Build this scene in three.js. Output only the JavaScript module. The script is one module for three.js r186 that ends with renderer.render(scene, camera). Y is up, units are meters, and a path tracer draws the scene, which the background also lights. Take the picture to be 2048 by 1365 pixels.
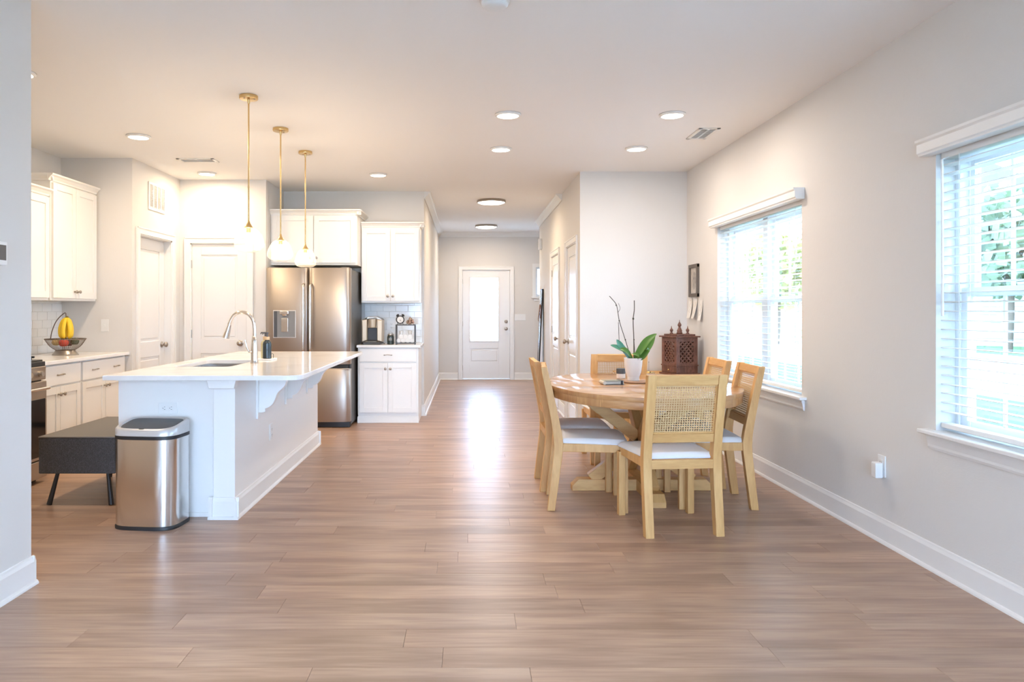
import * as THREE from 'three';
import { RoundedBoxGeometry } from 'three/addons/geometries/RoundedBoxGeometry.js';
import { mergeGeometries, mergeVertices, toCreasedNormals } from 'three/addons/utils/BufferGeometryUtils.js';
import { RectAreaLightUniformsLib } from 'three/addons/lights/RectAreaLightUniformsLib.js';

// ---------- camera, sky, exposure ----------
// metres, y up; the camera stands at x = 0, z = 0 and looks down -z with a shifted (architectural) lens
const scene = new THREE.Scene();
const camera = new THREE.PerspectiveCamera(2 * Math.atan(682.5 / 1450) * 180 / Math.PI, 2048 / 1365, 0.05, 400);
camera.position.set(0, 1.28, 0);
camera.lookAt(0, 1.28, -10);
camera.setViewOffset(2048, 1365, 89, 60.5, 2048, 1365);
scene.background = new THREE.Color().setRGB(0.66, 0.90, 1.30);      // bright overcast sky
scene.backgroundIntensity = 11;
const renderer = new THREE.WebGLRenderer({ antialias: true });
renderer.toneMapping = THREE.LinearToneMapping;
renderer.toneMappingExposure = 1.88;
renderer.shadowMap.enabled = true;
RectAreaLightUniformsLib.init();
const WARM = new THREE.Color().setRGB(1.0, 0.78, 0.53), NEUTRAL = new THREE.Color().setRGB(1.0, 0.87, 0.73);
const DOWNLIGHT = 120, FLUSHLIGHT = 46, PENDANT = 0.38;

// ---------- helpers ----------
function mulberry(a) { return () => { a |= 0; a = a + 0x6D2B79F5 | 0; let t = Math.imul(a ^ a >>> 15, 1 | a); t = t + Math.imul(t ^ t >>> 7, 61 | t) ^ t; return ((t ^ t >>> 14) >>> 0) / 4294967296; }; }
const rnd = mulberry(77);
const V2 = (x, y) => new THREE.Vector2(x, y), V3 = (x, y, z) => new THREE.Vector3(x, y, z);
function rgb(r, g, b) { return new THREE.Color().setRGB(r, g, b); }
function B(x0, x1, y0, y1, z0, z1, r = 0) {
  const w = Math.abs(x1 - x0), h = Math.abs(y1 - y0), d = Math.abs(z1 - z0);
  r = Math.min(r, w * 0.49, h * 0.49, d * 0.49);
  const g = r > 0 ? new RoundedBoxGeometry(w, h, d, 2, r) : new THREE.BoxGeometry(w, h, d);
  return g.translate((x0 + x1) / 2, (y0 + y1) / 2, (z0 + z1) / 2);
}
function merge(list) {
  const gs = list.flat(9).map((g) => {
    let q = g.index ? g.toNonIndexed() : g;
    if (!q.attributes.normal) q.computeVertexNormals();
    if (!q.attributes.uv) q.setAttribute('uv', new THREE.BufferAttribute(new Float32Array(q.attributes.position.count * 2), 2));
    for (const k of Object.keys(q.attributes)) if (!['position', 'normal', 'uv'].includes(k)) q.deleteAttribute(k);
    return q;
  });
  return gs.length === 1 ? gs[0] : mergeGeometries(gs, false);
}
function cyl(r0, r1, h, x, y, z, n = 24) { return new THREE.CylinderGeometry(r0, r1, h, n).translate(x, y, z); }
function ball(r, x, y, z, sx = 1, sy = 1, sz = 1, n = 18) { return new THREE.SphereGeometry(r, n, Math.ceil(n * 0.7)).scale(sx, sy, sz).translate(x, y, z); }
function lathe(pts, n = 32) { return new THREE.LatheGeometry(pts.map((p) => V2(p[0], p[1])), n); }
function tube(pts, r, n = 24, rs = 8, closed = false) { return new THREE.TubeGeometry(new THREE.CatmullRomCurve3(pts.map((p) => V3(...p)), closed), n, r, rs, closed); }
function bar(a, b, r, n = 8) {                        // a straight round bar between two points
  const p = V3(...a), q = V3(...b), d = q.clone().sub(p), g = new THREE.CylinderGeometry(r, r, d.length(), n);
  g.applyQuaternion(new THREE.Quaternion().setFromUnitVectors(V3(0, 1, 0), d.clone().normalize()));
  return g.translate((p.x + q.x) / 2, (p.y + q.y) / 2, (p.z + q.z) / 2);
}
function beam(a, b, w, h, up = [0, 1, 0], r = 0.004) {  // a square beam between two points, w across, h along 'up'
  const p = V3(...a), q = V3(...b), d = q.clone().sub(p), L = d.length(); d.normalize();
  const side = V3().crossVectors(V3(...up), d).normalize(), u = V3().crossVectors(d, side);
  const g = new RoundedBoxGeometry(w, h, L, 2, Math.min(r, w * 0.45, h * 0.45));
  return g.applyMatrix4(new THREE.Matrix4().makeBasis(side, u, d)).translate((p.x + q.x) / 2, (p.y + q.y) / 2, (p.z + q.z) / 2);
}
function extrude(pts, depth, bevel = 0, holes = [], curve = 8) {  // outline in x, y; extruded along +z
  const s = pts instanceof THREE.Shape ? pts : new THREE.Shape(pts.map((p) => V2(p[0], p[1])));
  for (const h of holes) s.holes.push(new THREE.Path(h.map((p) => V2(p[0], p[1]))));
  return new THREE.ExtrudeGeometry(s, { depth: depth - 2 * bevel, bevelEnabled: bevel > 0, bevelSize: bevel, bevelThickness: bevel, bevelOffset: -bevel, bevelSegments: 2, curveSegments: curve }).translate(0, 0, bevel);
}
function metricUV(g, s = 1, along = 'x') {              // uv in metres; u follows the 'along' axis (the grain)
  g = g.index ? g.toNonIndexed() : g;
  const p = g.attributes.position, n = g.attributes.normal, uv = new Float32Array(p.count * 2);
  for (let i = 0; i < p.count; i++) {
    const P = { x: p.getX(i), y: p.getY(i), z: p.getZ(i) }, N = [Math.abs(n.getX(i)), Math.abs(n.getY(i)), Math.abs(n.getZ(i))];
    const m = N[0] >= N[1] && N[0] >= N[2] ? 'x' : N[1] >= N[2] ? 'y' : 'z';
    const rest = ['x', 'y', 'z'].filter((k) => k !== along), other = m === along ? rest : [along, rest[0] === m ? rest[1] : rest[0]];
    uv[2 * i] = P[other[0]] * s; uv[2 * i + 1] = P[other[1]] * s;
  }
  g.setAttribute('uv', new THREE.BufferAttribute(uv, 2));
  return g;
}
function smooth(g, a = 0.7) { return toCreasedNormals(mergeVertices(stripped(g), 1e-5), a); }
function stripped(g) { const q = g.clone(); for (const k of Object.keys(q.attributes)) if (k !== 'position') q.deleteAttribute(k); return q; }
function sweep(profile, p0, p1, nrm) {                  // straight moulding: profile [out, up] swept from p0 to p1, 'nrm' points away from the wall
  const pos = [], a = V3(...p0), b = V3(...p1), n = V3(...nrm), P = (q, o) => o.clone().addScaledVector(n, q[0]).add(V3(0, q[1], 0));
  const flip = V3().crossVectors(n, b.clone().sub(a)).y > 0, tri = (x, y, z) => { for (const v of flip ? [x, z, y] : [x, y, z]) pos.push(v.x, v.y, v.z); };
  for (let i = 0; i < profile.length; i++) {
    const q = profile[i], r = profile[(i + 1) % profile.length], A = P(q, a), Bq = P(r, a), C = P(r, b), D = P(q, b);
    tri(A, Bq, C); tri(A, C, D);
  }
  for (const t of THREE.ShapeUtils.triangulateShape(profile.map((p) => V2(...p)), [])) {
    const [i, j, k] = t.map((m) => profile[m]);
    tri(P(i, a), P(k, a), P(j, a)); tri(P(i, b), P(j, b), P(k, b));
  }
  const g = new THREE.BufferGeometry(); g.setAttribute('position', new THREE.Float32BufferAttribute(pos, 3)); g.computeVertexNormals(); return g;
}
const taken = new Map();
function numbered(name) { const n = taken.get(name) ?? 0; taken.set(name, n + 1); return n ? `${name}_${String(n).padStart(3, '0')}` : name; }
function part(name, geos, m, parent, label, shared) {
  const o = new THREE.Mesh(shared ?? merge([geos]), m); o.name = name; o.castShadow = o.receiveShadow = true; parent.add(o);
  if (label) o.userData.label = label;
  return o;
}
function thing(name, label, category, [x, y, z] = [0, 0, 0], turn = 0, group) {
  const o = new THREE.Group(); o.name = numbered(name); scene.add(o); o.position.set(x, y, z); o.rotation.y = turn;
  o.userData = { label, category }; if (group) o.userData.group = group;
  return o;
}
function single(name, geos, m, label, category, pos, group) {
  const o = new THREE.Mesh(merge([geos]), m); o.name = numbered(name); o.castShadow = o.receiveShadow = true; scene.add(o);
  if (pos) o.position.set(...pos);
  o.userData = { label, category }; if (group) o.userData.group = group;
  return o;
}
function struct(name, geos, m, label, category) { const o = single(name, geos, m, label, category); o.name = name; o.userData.kind = 'structure'; return o; }
function structGroup(name, label, category, pos, turn = 0) { const o = thing(name, label, category, pos, turn); o.name = name; o.userData.kind = 'structure'; return o; }

// ---------- computed textures ----------
function hash(x, y, s) { let h = Math.imul(x, 374761393) + Math.imul(y, 668265263) + Math.imul(s, 974711); h = Math.imul(h ^ h >>> 13, 1274126177); return ((h ^ h >>> 16) >>> 0) / 4294967296; }
function vnoise(x, y, px, py, s) {                      // tiling value noise with periods px, py
  const x0 = Math.floor(x), y0 = Math.floor(y), fx = x - x0, fy = y - y0, u = fx * fx * (3 - 2 * fx), v = fy * fy * (3 - 2 * fy), m = (a, n) => ((a % n) + n) % n;
  const a = hash(m(x0, px), m(y0, py), s), b = hash(m(x0 + 1, px), m(y0, py), s), c = hash(m(x0, px), m(y0 + 1, py), s), d = hash(m(x0 + 1, px), m(y0 + 1, py), s);
  return (a + (b - a) * u) * (1 - v) + (c + (d - c) * u) * v;
}
function dataTexture(w, h, f, srgb) {
  const d = new Uint8Array(w * h * 4);
  for (let y = 0; y < h; y++) for (let x = 0; x < w; x++) { const c = f(x / w, y / h); for (let k = 0; k < 3; k++) d[(y * w + x) * 4 + k] = Math.max(0, Math.min(255, Math.round((Array.isArray(c) ? c[k] : c) * 255))); d[(y * w + x) * 4 + 3] = 255; }
  const t = new THREE.DataTexture(d, w, h); t.magFilter = THREE.LinearFilter; t.minFilter = THREE.LinearMipmapLinearFilter; t.generateMipmaps = true; t.wrapS = t.wrapT = THREE.RepeatWrapping;
  if (srgb) t.colorSpace = THREE.SRGBColorSpace; t.needsUpdate = true; return t;
}
function repeat(t, u, v) { const c = t.clone(); c.repeat.set(u, v); c.needsUpdate = true; return c; }
const grain = (u, v, s, rows) => {                      // long streaks along u
  const w = vnoise(u * 6, v * 5, 6, 5, s + 9) * 0.06;
  return 0.42 * vnoise(u * 4, (v + w) * rows, 4, rows, s) + 0.33 * vnoise(u * 8, v * rows * 3, 8, rows * 3, s + 1) + 0.25 * vnoise(u * 22, v * rows * 7, 22, rows * 7, s + 2);
};
const mixc = (a, b, t) => a.map((x, i) => x + (b[i] - x) * t);
const clamp01 = (x) => Math.max(0, Math.min(1, x));
const floorMap = dataTexture(1024, 1024, (u, v) => {
  const g = clamp01((grain(u, v, 3, 26) - 0.5) * 1.6 + 0.5), k = clamp01((vnoise(u * 5, v * 14, 5, 14, 41) - 0.62) * 3.2);
  return mixc(mixc([0.61, 0.495, 0.42], [0.735, 0.615, 0.53], g), [0.54, 0.43, 0.36], k * 0.5);
}, true);
const floorBump = dataTexture(512, 1024, (u, v) => grain(u, v, 3, 26));
const oakMap = dataTexture(512, 512, (u, v) => mixc([0.785, 0.595, 0.36], [0.86, 0.68, 0.44], clamp01((grain(u, v, 13, 16) - 0.5) * 1.6 + 0.5)), true);
const tableMap = dataTexture(512, 512, (u, v) => mixc([0.70, 0.50, 0.31], [0.84, 0.655, 0.445], clamp01((grain(u, v, 23, 14) - 0.5) * 1.7 + 0.5)), true);
const shrineMap = dataTexture(256, 256, (u, v) => mixc([0.33, 0.20, 0.16], [0.50, 0.34, 0.28], clamp01((grain(u, v, 33, 12) - 0.5) * 2 + 0.5)), true);
const weave = dataTexture(256, 256, (u, v) => { const a = Math.sin(u * Math.PI * 2 * 64) * Math.sin(v * Math.PI * 2 * 64); return 0.5 + 0.28 * a + 0.22 * (vnoise(u * 90, v * 90, 90, 90, 5) - 0.5); });
const speck = dataTexture(256, 256, (u, v) => { const n = vnoise(u * 128, v * 128, 128, 128, 8), m = vnoise(u * 50, v * 50, 50, 50, 18), g = 0.17 + 0.16 * n + 0.08 * m; return [g, g, g * 1.03]; }, true);
const brush = dataTexture(512, 256, (u, v) => 0.5 * vnoise(u * 3, v * 128, 3, 128, 6) + 0.5 * vnoise(u * 5, v * 256, 5, 256, 7));
const peel = dataTexture(256, 256, (u, v) => 0.6 * vnoise(u * 40, v * 40, 40, 40, 61) + 0.4 * vnoise(u * 96, v * 96, 96, 96, 62));
const veins = dataTexture(512, 512, (u, v) => { const n = vnoise(u * 6, v * 6, 6, 6, 71) * 0.6 + vnoise(u * 17, v * 17, 17, 17, 72) * 0.4, g = 0.93 - 0.03 * clamp01((n - 0.55) * 4); return [g, g * 0.993, g * 0.985]; }, true);

// ---------- materials ----------
const M = {};
const std = (o) => new THREE.MeshStandardMaterial(o), phys = (o) => new THREE.MeshPhysicalMaterial(o);
M.wall = std({ color: rgb(0.71, 0.69, 0.665), roughness: 0.75, bumpMap: repeat(peel, 3, 3), bumpScale: 0.0003 });
M.ceil = std({ color: rgb(0.87, 0.865, 0.855), roughness: 0.9 });
M.trim = std({ color: rgb(0.82, 0.815, 0.80), roughness: 0.35 });
M.doorPaint = std({ color: rgb(0.80, 0.79, 0.775), roughness: 0.27 });
M.cabinet = std({ color: rgb(0.83, 0.82, 0.80), roughness: 0.38 });
M.quartz = std({ map: repeat(veins, 1, 1), roughness: 0.12 });
M.plank = [[1, 1, 1], [0.9, 0.885, 0.87], [1.07, 1.05, 1.03], [0.97, 0.94, 0.92], [1.02, 1.03, 1.04]].map((c) => std({ map: floorMap, color: rgb(...c), roughness: 0.35, bumpMap: floorBump, bumpScale: 0.0004 }));
M.subfloor = std({ color: rgb(0.10, 0.07, 0.05), roughness: 0.9 });
M.oak = std({ map: oakMap, roughness: 0.5, bumpMap: oakMap, bumpScale: 0.0002 });
M.tableTop = phys({ map: tableMap, roughness: 0.32, clearcoat: 0.8, clearcoatRoughness: 0.1 });
M.cane = std({ color: rgb(0.60, 0.40, 0.19), roughness: 0.65 });
M.linen = std({ color: rgb(0.80, 0.80, 0.81), roughness: 0.95, bumpMap: repeat(weave, 6, 6), bumpScale: 0.0006 });
M.steel = phys({ color: rgb(0.44, 0.385, 0.335), metalness: 1, roughness: 0.37, anisotropy: 0.6, anisotropyRotation: Math.PI / 2 });
M.steelBin = phys({ color: rgb(0.74, 0.72, 0.70), metalness: 1, roughness: 0.2 });
M.chrome = std({ color: rgb(0.66, 0.62, 0.58), metalness: 1, roughness: 0.2 });
M.nickel = std({ color: rgb(0.42, 0.38, 0.34), metalness: 1, roughness: 0.3 });
M.brass = std({ color: rgb(0.70, 0.50, 0.24), metalness: 1, roughness: 0.25 });
M.fridgeSide = std({ color: rgb(0.13, 0.125, 0.12), roughness: 0.45, metalness: 0.4 });
M.black = std({ color: rgb(0.018, 0.018, 0.02), roughness: 0.45 });
M.blackGlass = std({ color: rgb(0.008, 0.008, 0.009), roughness: 0.06 });
M.darkGrey = std({ color: rgb(0.07, 0.072, 0.078), roughness: 0.5 });
M.midGrey = std({ color: rgb(0.22, 0.22, 0.22), roughness: 0.5 });
M.silver = std({ color: rgb(0.62, 0.61, 0.60), roughness: 0.3, metalness: 0.35 });
M.benchTop = std({ color: rgb(0.155, 0.145, 0.14), roughness: 0.7 });
M.benchFabric = std({ map: speck, roughness: 0.95, bumpMap: speck, bumpScale: 0.001 });
M.plastic = std({ color: rgb(0.80, 0.80, 0.79), roughness: 0.4 });
M.slot = std({ color: rgb(0.05, 0.05, 0.05), roughness: 0.6 });
M.blind = std({ color: rgb(0.84, 0.84, 0.82), roughness: 0.45 });
M.vinyl = std({ color: rgb(0.80, 0.81, 0.82), roughness: 0.4 });
M.pane = phys({ color: rgb(0.97, 0.985, 0.98), transmission: 1, roughness: 0, thickness: 0, ior: 1.45 });
M.lowE = phys({ color: rgb(0.74, 0.80, 0.81), transmission: 1, roughness: 0, thickness: 0, ior: 1.45 });   // coated double glazing
M.doorGlass = phys({ color: rgb(0.82, 0.86, 0.88), transmission: 1, roughness: 0, thickness: 0, ior: 1.45 });
M.globe = phys({ color: rgb(0.97, 0.95, 0.92), transmission: 0.97, roughness: 0.11, thickness: 0, ior: 1.45 });
M.tile = std({ color: rgb(0.80, 0.805, 0.80), roughness: 0.12 });
M.grout = std({ color: rgb(0.72, 0.71, 0.69), roughness: 0.9 });
M.led = std({ color: rgb(0.9, 0.9, 0.9), emissive: rgb(1, 0.93, 0.82), emissiveIntensity: 3.2, roughness: 0.5 });
M.bulb = std({ color: rgb(0.9, 0.9, 0.9), emissive: rgb(1, 0.86, 0.64), emissiveIntensity: 5, roughness: 0.5 });
M.shrine = std({ map: repeat(shrineMap, 4, 4), roughness: 0.5 });
M.ceramic = std({ color: rgb(0.80, 0.72, 0.65), roughness: 0.25 });
M.leafA = std({ color: rgb(0.085, 0.20, 0.03), roughness: 0.4 });
M.leafB = std({ color: rgb(0.06, 0.23, 0.13), roughness: 0.4 });
M.stem = std({ color: rgb(0.065, 0.05, 0.035), roughness: 0.8 });
M.moss = std({ color: rgb(0.22, 0.22, 0.10), roughness: 1 });
M.banana = std({ color: rgb(0.84, 0.56, 0.025), roughness: 0.5 });
M.bananaTip = std({ color: rgb(0.16, 0.13, 0.03), roughness: 0.8 });
M.paper = std({ color: rgb(0.82, 0.80, 0.77), roughness: 0.9 });

// ================= THE SETTING =================
const H = 2.74;
// floor: oak-toned boards running left to right, laid row by row
{
  const fl = structGroup('floor', 'glossy brown wood plank floor running through the whole room', 'floor');
  part('subfloor', B(-4.1, 2.62, -0.12, -0.0065, 3.9, -13.65), M.subfloor, fl);
  const W = 0.1555, gap = 0.0009, boards = [];
  let row = 0;
  for (let z = 3.62; z > -13.5; z -= W, row++) {
    let x = -4.0 - rnd() * 1.3;
    while (x < 2.5) {
      const L = 0.75 + rnd() * 0.75, x0 = Math.max(x, -4.0), x1 = Math.min(x + L, 2.5);
      x += L;
      if (x1 - x0 < 0.02) continue;
      if (-z > 6.95 && x1 < -3.3) continue;
      if (-z > 8.2 && x1 < -2.4) continue;
      if (-z > 9.0 && x1 < -0.7) continue;
      if (-z > 7.75 && -z < 11.7 && x0 > 1.35) continue;
      boards.push({ x0, x1, z0: z, z1: z - W, row });
    }
  }
  const geo = (b) => {
    const g = new RoundedBoxGeometry(b.x1 - b.x0 - gap, 0.006, W - gap, 1, 0.0009).translate((b.x0 + b.x1) / 2, -0.003, (b.z0 + b.z1) / 2);
    const p = g.attributes.position, uv = g.attributes.uv, ou = hash(b.row, Math.round(b.x0 * 100), 5), ov = hash(b.row, Math.round(b.x1 * 100), 6);
    for (let i = 0; i < p.count; i++) uv.setXY(i, p.getX(i) / 1.9 + ou, (p.getZ(i) - b.z1) / 1.25 + ov);
    return g;
  };
  const near = (b) => -b.z1 > 2.3 && -b.z1 < 7.6;
  const single_ = boards.filter(near).sort((a, b) => b.z0 - a.z0).slice(0, 295), set = new Set(single_);
  single_.forEach((b, i) => part(i ? `plank_${String(i).padStart(3, '0')}` : 'plank', geo(b), M.plank[Math.floor(hash(b.row, Math.round(b.x0 * 50), 9) * 5)], fl));
  const rest = [[], [], [], [], []];
  for (const b of boards) if (!set.has(b)) rest[Math.floor(hash(b.row, Math.round(b.x0 * 50), 9) * 5)].push(geo(b));
  rest.forEach((r, i) => { const o = part('distant_planks', r, M.plank[i], fl); o.userData.kind = 'stuff'; });
}
struct('ceiling', B(-4.1, 2.62, H, H + 0.14, 3.9, -13.65), M.ceil, 'smooth white painted ceiling over kitchen, dining area and hallway', 'ceiling');

// walls as boxes round their openings; holes are [u0, u1, y0, y1] along the wall
function wallX(x0, x1, z0, z1, holes = []) {             // a wall in a plane of constant x
  const lo = Math.min(z0, z1), hi = Math.max(z0, z1), out = []; let at = lo;
  for (const [a, b, y0, y1] of holes.map((h) => [Math.min(h[0], h[1]), Math.max(h[0], h[1]), h[2], h[3]]).sort((p, q) => p[0] - q[0])) {
    if (a > at) out.push(B(x0, x1, 0, H, at, a));
    if (y0 > 0) out.push(B(x0, x1, 0, y0, a, b));
    if (y1 < H) out.push(B(x0, x1, y1, H, a, b));
    at = b;
  }
  if (at < hi) out.push(B(x0, x1, 0, H, at, hi));
  return out;
}
function wallZ(z0, z1, x0, x1, holes = []) {
  const lo = Math.min(x0, x1), hi = Math.max(x0, x1), out = []; let at = lo;
  for (const [a, b, y0, y1] of holes.slice().sort((p, q) => p[0] - q[0])) {
    if (a > at) out.push(B(at, a, 0, H, z0, z1));
    if (y0 > 0) out.push(B(a, b, 0, y0, z0, z1));
    if (y1 < H) out.push(B(a, b, y1, H, z0, z1));
    at = b;
  }
  if (at < hi) out.push(B(at, hi, 0, H, z0, z1));
  return out;
}
const WIN = [{ z0: -1.88, z1: -3.56 }, { z0: -4.99, z1: -6.67 }], WY0 = 0.675, WY1 = 2.065;
struct('wall_right', wallX(2.30, 2.47, 3.75, -7.75, WIN.map((w) => [w.z0, w.z1, WY0, WY1])), M.wall, 'long pale painted wall with two blind covered windows', 'wall');
struct('wall_left', [B(-2.16, -2.04, 0, H, 3.75, -3.39), B(-2.16, -2.04, 0, H, -3.39, -3.39)].slice(0, 1), M.wall, 'pale wall end at the left edge with white baseboard', 'wall');
struct('wall_rear', wallZ(3.60, 3.76, -2.16, 2.47, [[-1.85, 2.05, 0.03, 2.42]]), M.wall, 'wall behind the viewer with wide patio door', 'wall');
struct('wall_kitchen_near', B(-4.0, -2.14, 0, H, -2.90, -2.78), M.wall, 'kitchen wall hidden behind the left wall end', 'wall');
struct('wall_kitchen_left', B(-4.0, -3.88, 0, H, -2.78, -7.04), M.wall, 'kitchen wall behind the range and fruit basket', 'wall');
struct('wall_kitchen_end', B(-4.0, -3.32, 0, H, -6.92, -7.04), M.wall, 'short beige wall ending the left kitchen counter', 'wall');
const D2 = [-7.06, -7.84];
struct('wall_pantry_side', wallX(-3.32, -3.20, -6.92, -8.19, [[D2[0], D2[1], 0, 2.035]]), M.wall, 'side wall with return air grille above white door', 'wall');
struct('wall_pantry_front', wallZ(-8.07, -8.19, -3.32, -2.243, [[-3.085, -2.445, 0, 2.035]]), M.wall, 'bright wall with white panel door beside refrigerator', 'wall');
struct('wall_refrigerator_side', B(-2.363, -2.243, 0, H, -8.18, -8.97), M.wall, 'narrow wall return left of the refrigerator', 'wall');
struct('wall_kitchen_back', B(-2.363, -0.53, 0, H, -8.85, -8.97), M.wall, 'beige wall above the refrigerator and coffee counter', 'wall');
struct('wall_hall_left', B(-0.65, -0.53, 0, H, -8.96, -13.6), M.wall, 'left hallway wall beyond the kitchen', 'wall');
struct('wall_foyer', wallZ(-13.47, -13.60, -0.65, 2.32, [[-0.105, 0.80, 0, 2.045], [1.262, 1.80, 1.545, 2.10]]), M.wall, 'grey beige end wall around the front door', 'wall');
struct('wall_foyer_right', B(2.20, 2.32, 0, H, -11.76, -13.6), M.wall, 'foyer side wall hidden past the hallway corner', 'wall');
const D4 = [-7.82, -8.60], D5 = [-9.33, -10.16];
struct('wall_foyer_near', B(1.30, 2.32, 0, H, -11.76, -11.88), M.wall, 'wall return behind the hallway corner', 'wall');
struct('wall_hall_right', wallX(1.18, 1.30, -7.60, -11.88, [[D4[0], D4[1], 0, 2.035], [D5[0], D5[1], 0, 2.035]]), M.wall, 'right hallway wall with two white doors', 'wall');
struct('wall_dining', B(1.30, 2.47, 0, H, -7.60, -7.72), M.wall, 'pale wall behind the dining table and orchid', 'wall');

// baseboards with shoe moulding, crown moulding in the hallway
const BASE = [[0, 0], [0.028, 0], [0.027, 0.008], [0.022, 0.016], [0.0155, 0.019], [0.015, 0.108], [0.009, 0.122], [0.007, 0.131], [0, 0.133]];
const CROWN = [[0, 0], [0, -0.085], [0.010, -0.088], [0.012, -0.074], [0.034, -0.052], [0.058, -0.022], [0.072, -0.012], [0.078, 0]];
const base = (name, runs, label) => struct(name, runs.map(([a, b, n]) => sweep(BASE, [a[0], 0, a[1]], [b[0], 0, b[1]], [n[0], 0, n[1]])), M.trim, label, 'baseboard');
base('baseboard_right', [[[2.30, 3.6], [2.30, -7.6], [-1, 0]]], 'white baseboard along the long window wall');
base('baseboard_left', [[[-2.04, 3.6], [-2.04, -3.405], [1, 0]], [[-2.025, -3.39], [-2.16, -3.39], [0, -1]]], 'white baseboard on the left wall end');
base('baseboard_dining', [[[1.18, -7.6], [2.30, -7.6], [0, 1]]], 'white baseboard behind the dining table');
base('baseboard_hall_right', [[[1.18, -7.585], [1.18, -7.75], [-1, 0]], [[1.18, -8.67], [1.18, -9.26], [-1, 0]], [[1.18, -10.23], [1.18, -11.88], [-1, 0]]], 'white baseboard between the hallway doors');
base('baseboard_hall_left', [[[-0.53, -8.835], [-0.53, -13.47], [1, 0]], [[-0.56, -8.85], [-0.515, -8.85], [0, 1]]], 'white baseboard along the left hallway wall');
base('baseboard_foyer', [[[-0.53, -13.47], [-0.18, -13.47], [0, 1]], [[0.875, -13.47], [2.2, -13.47], [0, 1]]], 'white baseboard either side of the front door');
base('baseboard_pantry', [[[-3.20, -7.92], [-3.20, -8.07], [1, 0]], [[-2.37, -8.07], [-2.243, -8.07], [0, 1]]], 'white baseboard by the pantry doors');
const crown = (name, runs, label) => struct(name, runs.map(([a, b, n]) => sweep(CROWN, [a[0], H, a[1]], [b[0], H, b[1]], [n[0], 0, n[1]])), M.trim, label, 'crown molding');
crown('trim_1', [[[1.18, -9.05], [1.18, -11.88], [-1, 0]]], 'white crown molding on the right hallway wall');
crown('trim_2', [[[-0.53, -8.87], [-0.53, -13.47], [1, 0]]], 'white crown molding on the left hallway wall');
crown('trim_3', [[[-0.53, -13.47], [2.2, -13.47], [0, 1]]], 'crown molding above the front door wall');

// ---------- doors ----------
function knobParts(g, x, y, z, out = 1) {                 // round knob with rose on a door face at z
  part('knob', [lathe([[0, 0], [0.031, 0], [0.033, 0.004], [0.031, 0.009], [0.012, 0.012], [0.011, 0.030], [0.024, 0.036], [0.029, 0.048], [0.026, 0.060], [0.014, 0.067], [0, 0.068]], 24).rotateX(Math.PI / 2 * out).translate(x, y, z)], M.nickel, g, 'satin nickel knob');
}
function panelGeo(x0, x1, y0, y1, z) {                   // raised field with sloped margin
  return [B(x0, x1, y0, y1, z - 0.02, z - 0.010), extrude([[x0 + 0.028, y0 + 0.028], [x1 - 0.028, y0 + 0.028], [x1 - 0.028, y1 - 0.028], [x0 + 0.028, y1 - 0.028]], 0.018, 0.008).translate(0, 0, z - 0.020)];
}
function slabGeo(w, h, holes, z) {                        // stiles and rails round openings [x0,x1,y0,y1] (one column)
  const out = [], x0 = holes[0][0], x1 = holes[0][1];
  out.push(B(-w / 2, x0, 0, h, z - 0.036, z, 0.002), B(x1, w / 2, 0, h, z - 0.036, z, 0.002));
  let y = 0; for (const q of holes) { out.push(B(x0, x1, y, q[2], z - 0.036, z, 0.002)); y = q[3]; }
  out.push(B(x0, x1, y, h, z - 0.036, z, 0.002));
  return out;
}
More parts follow.
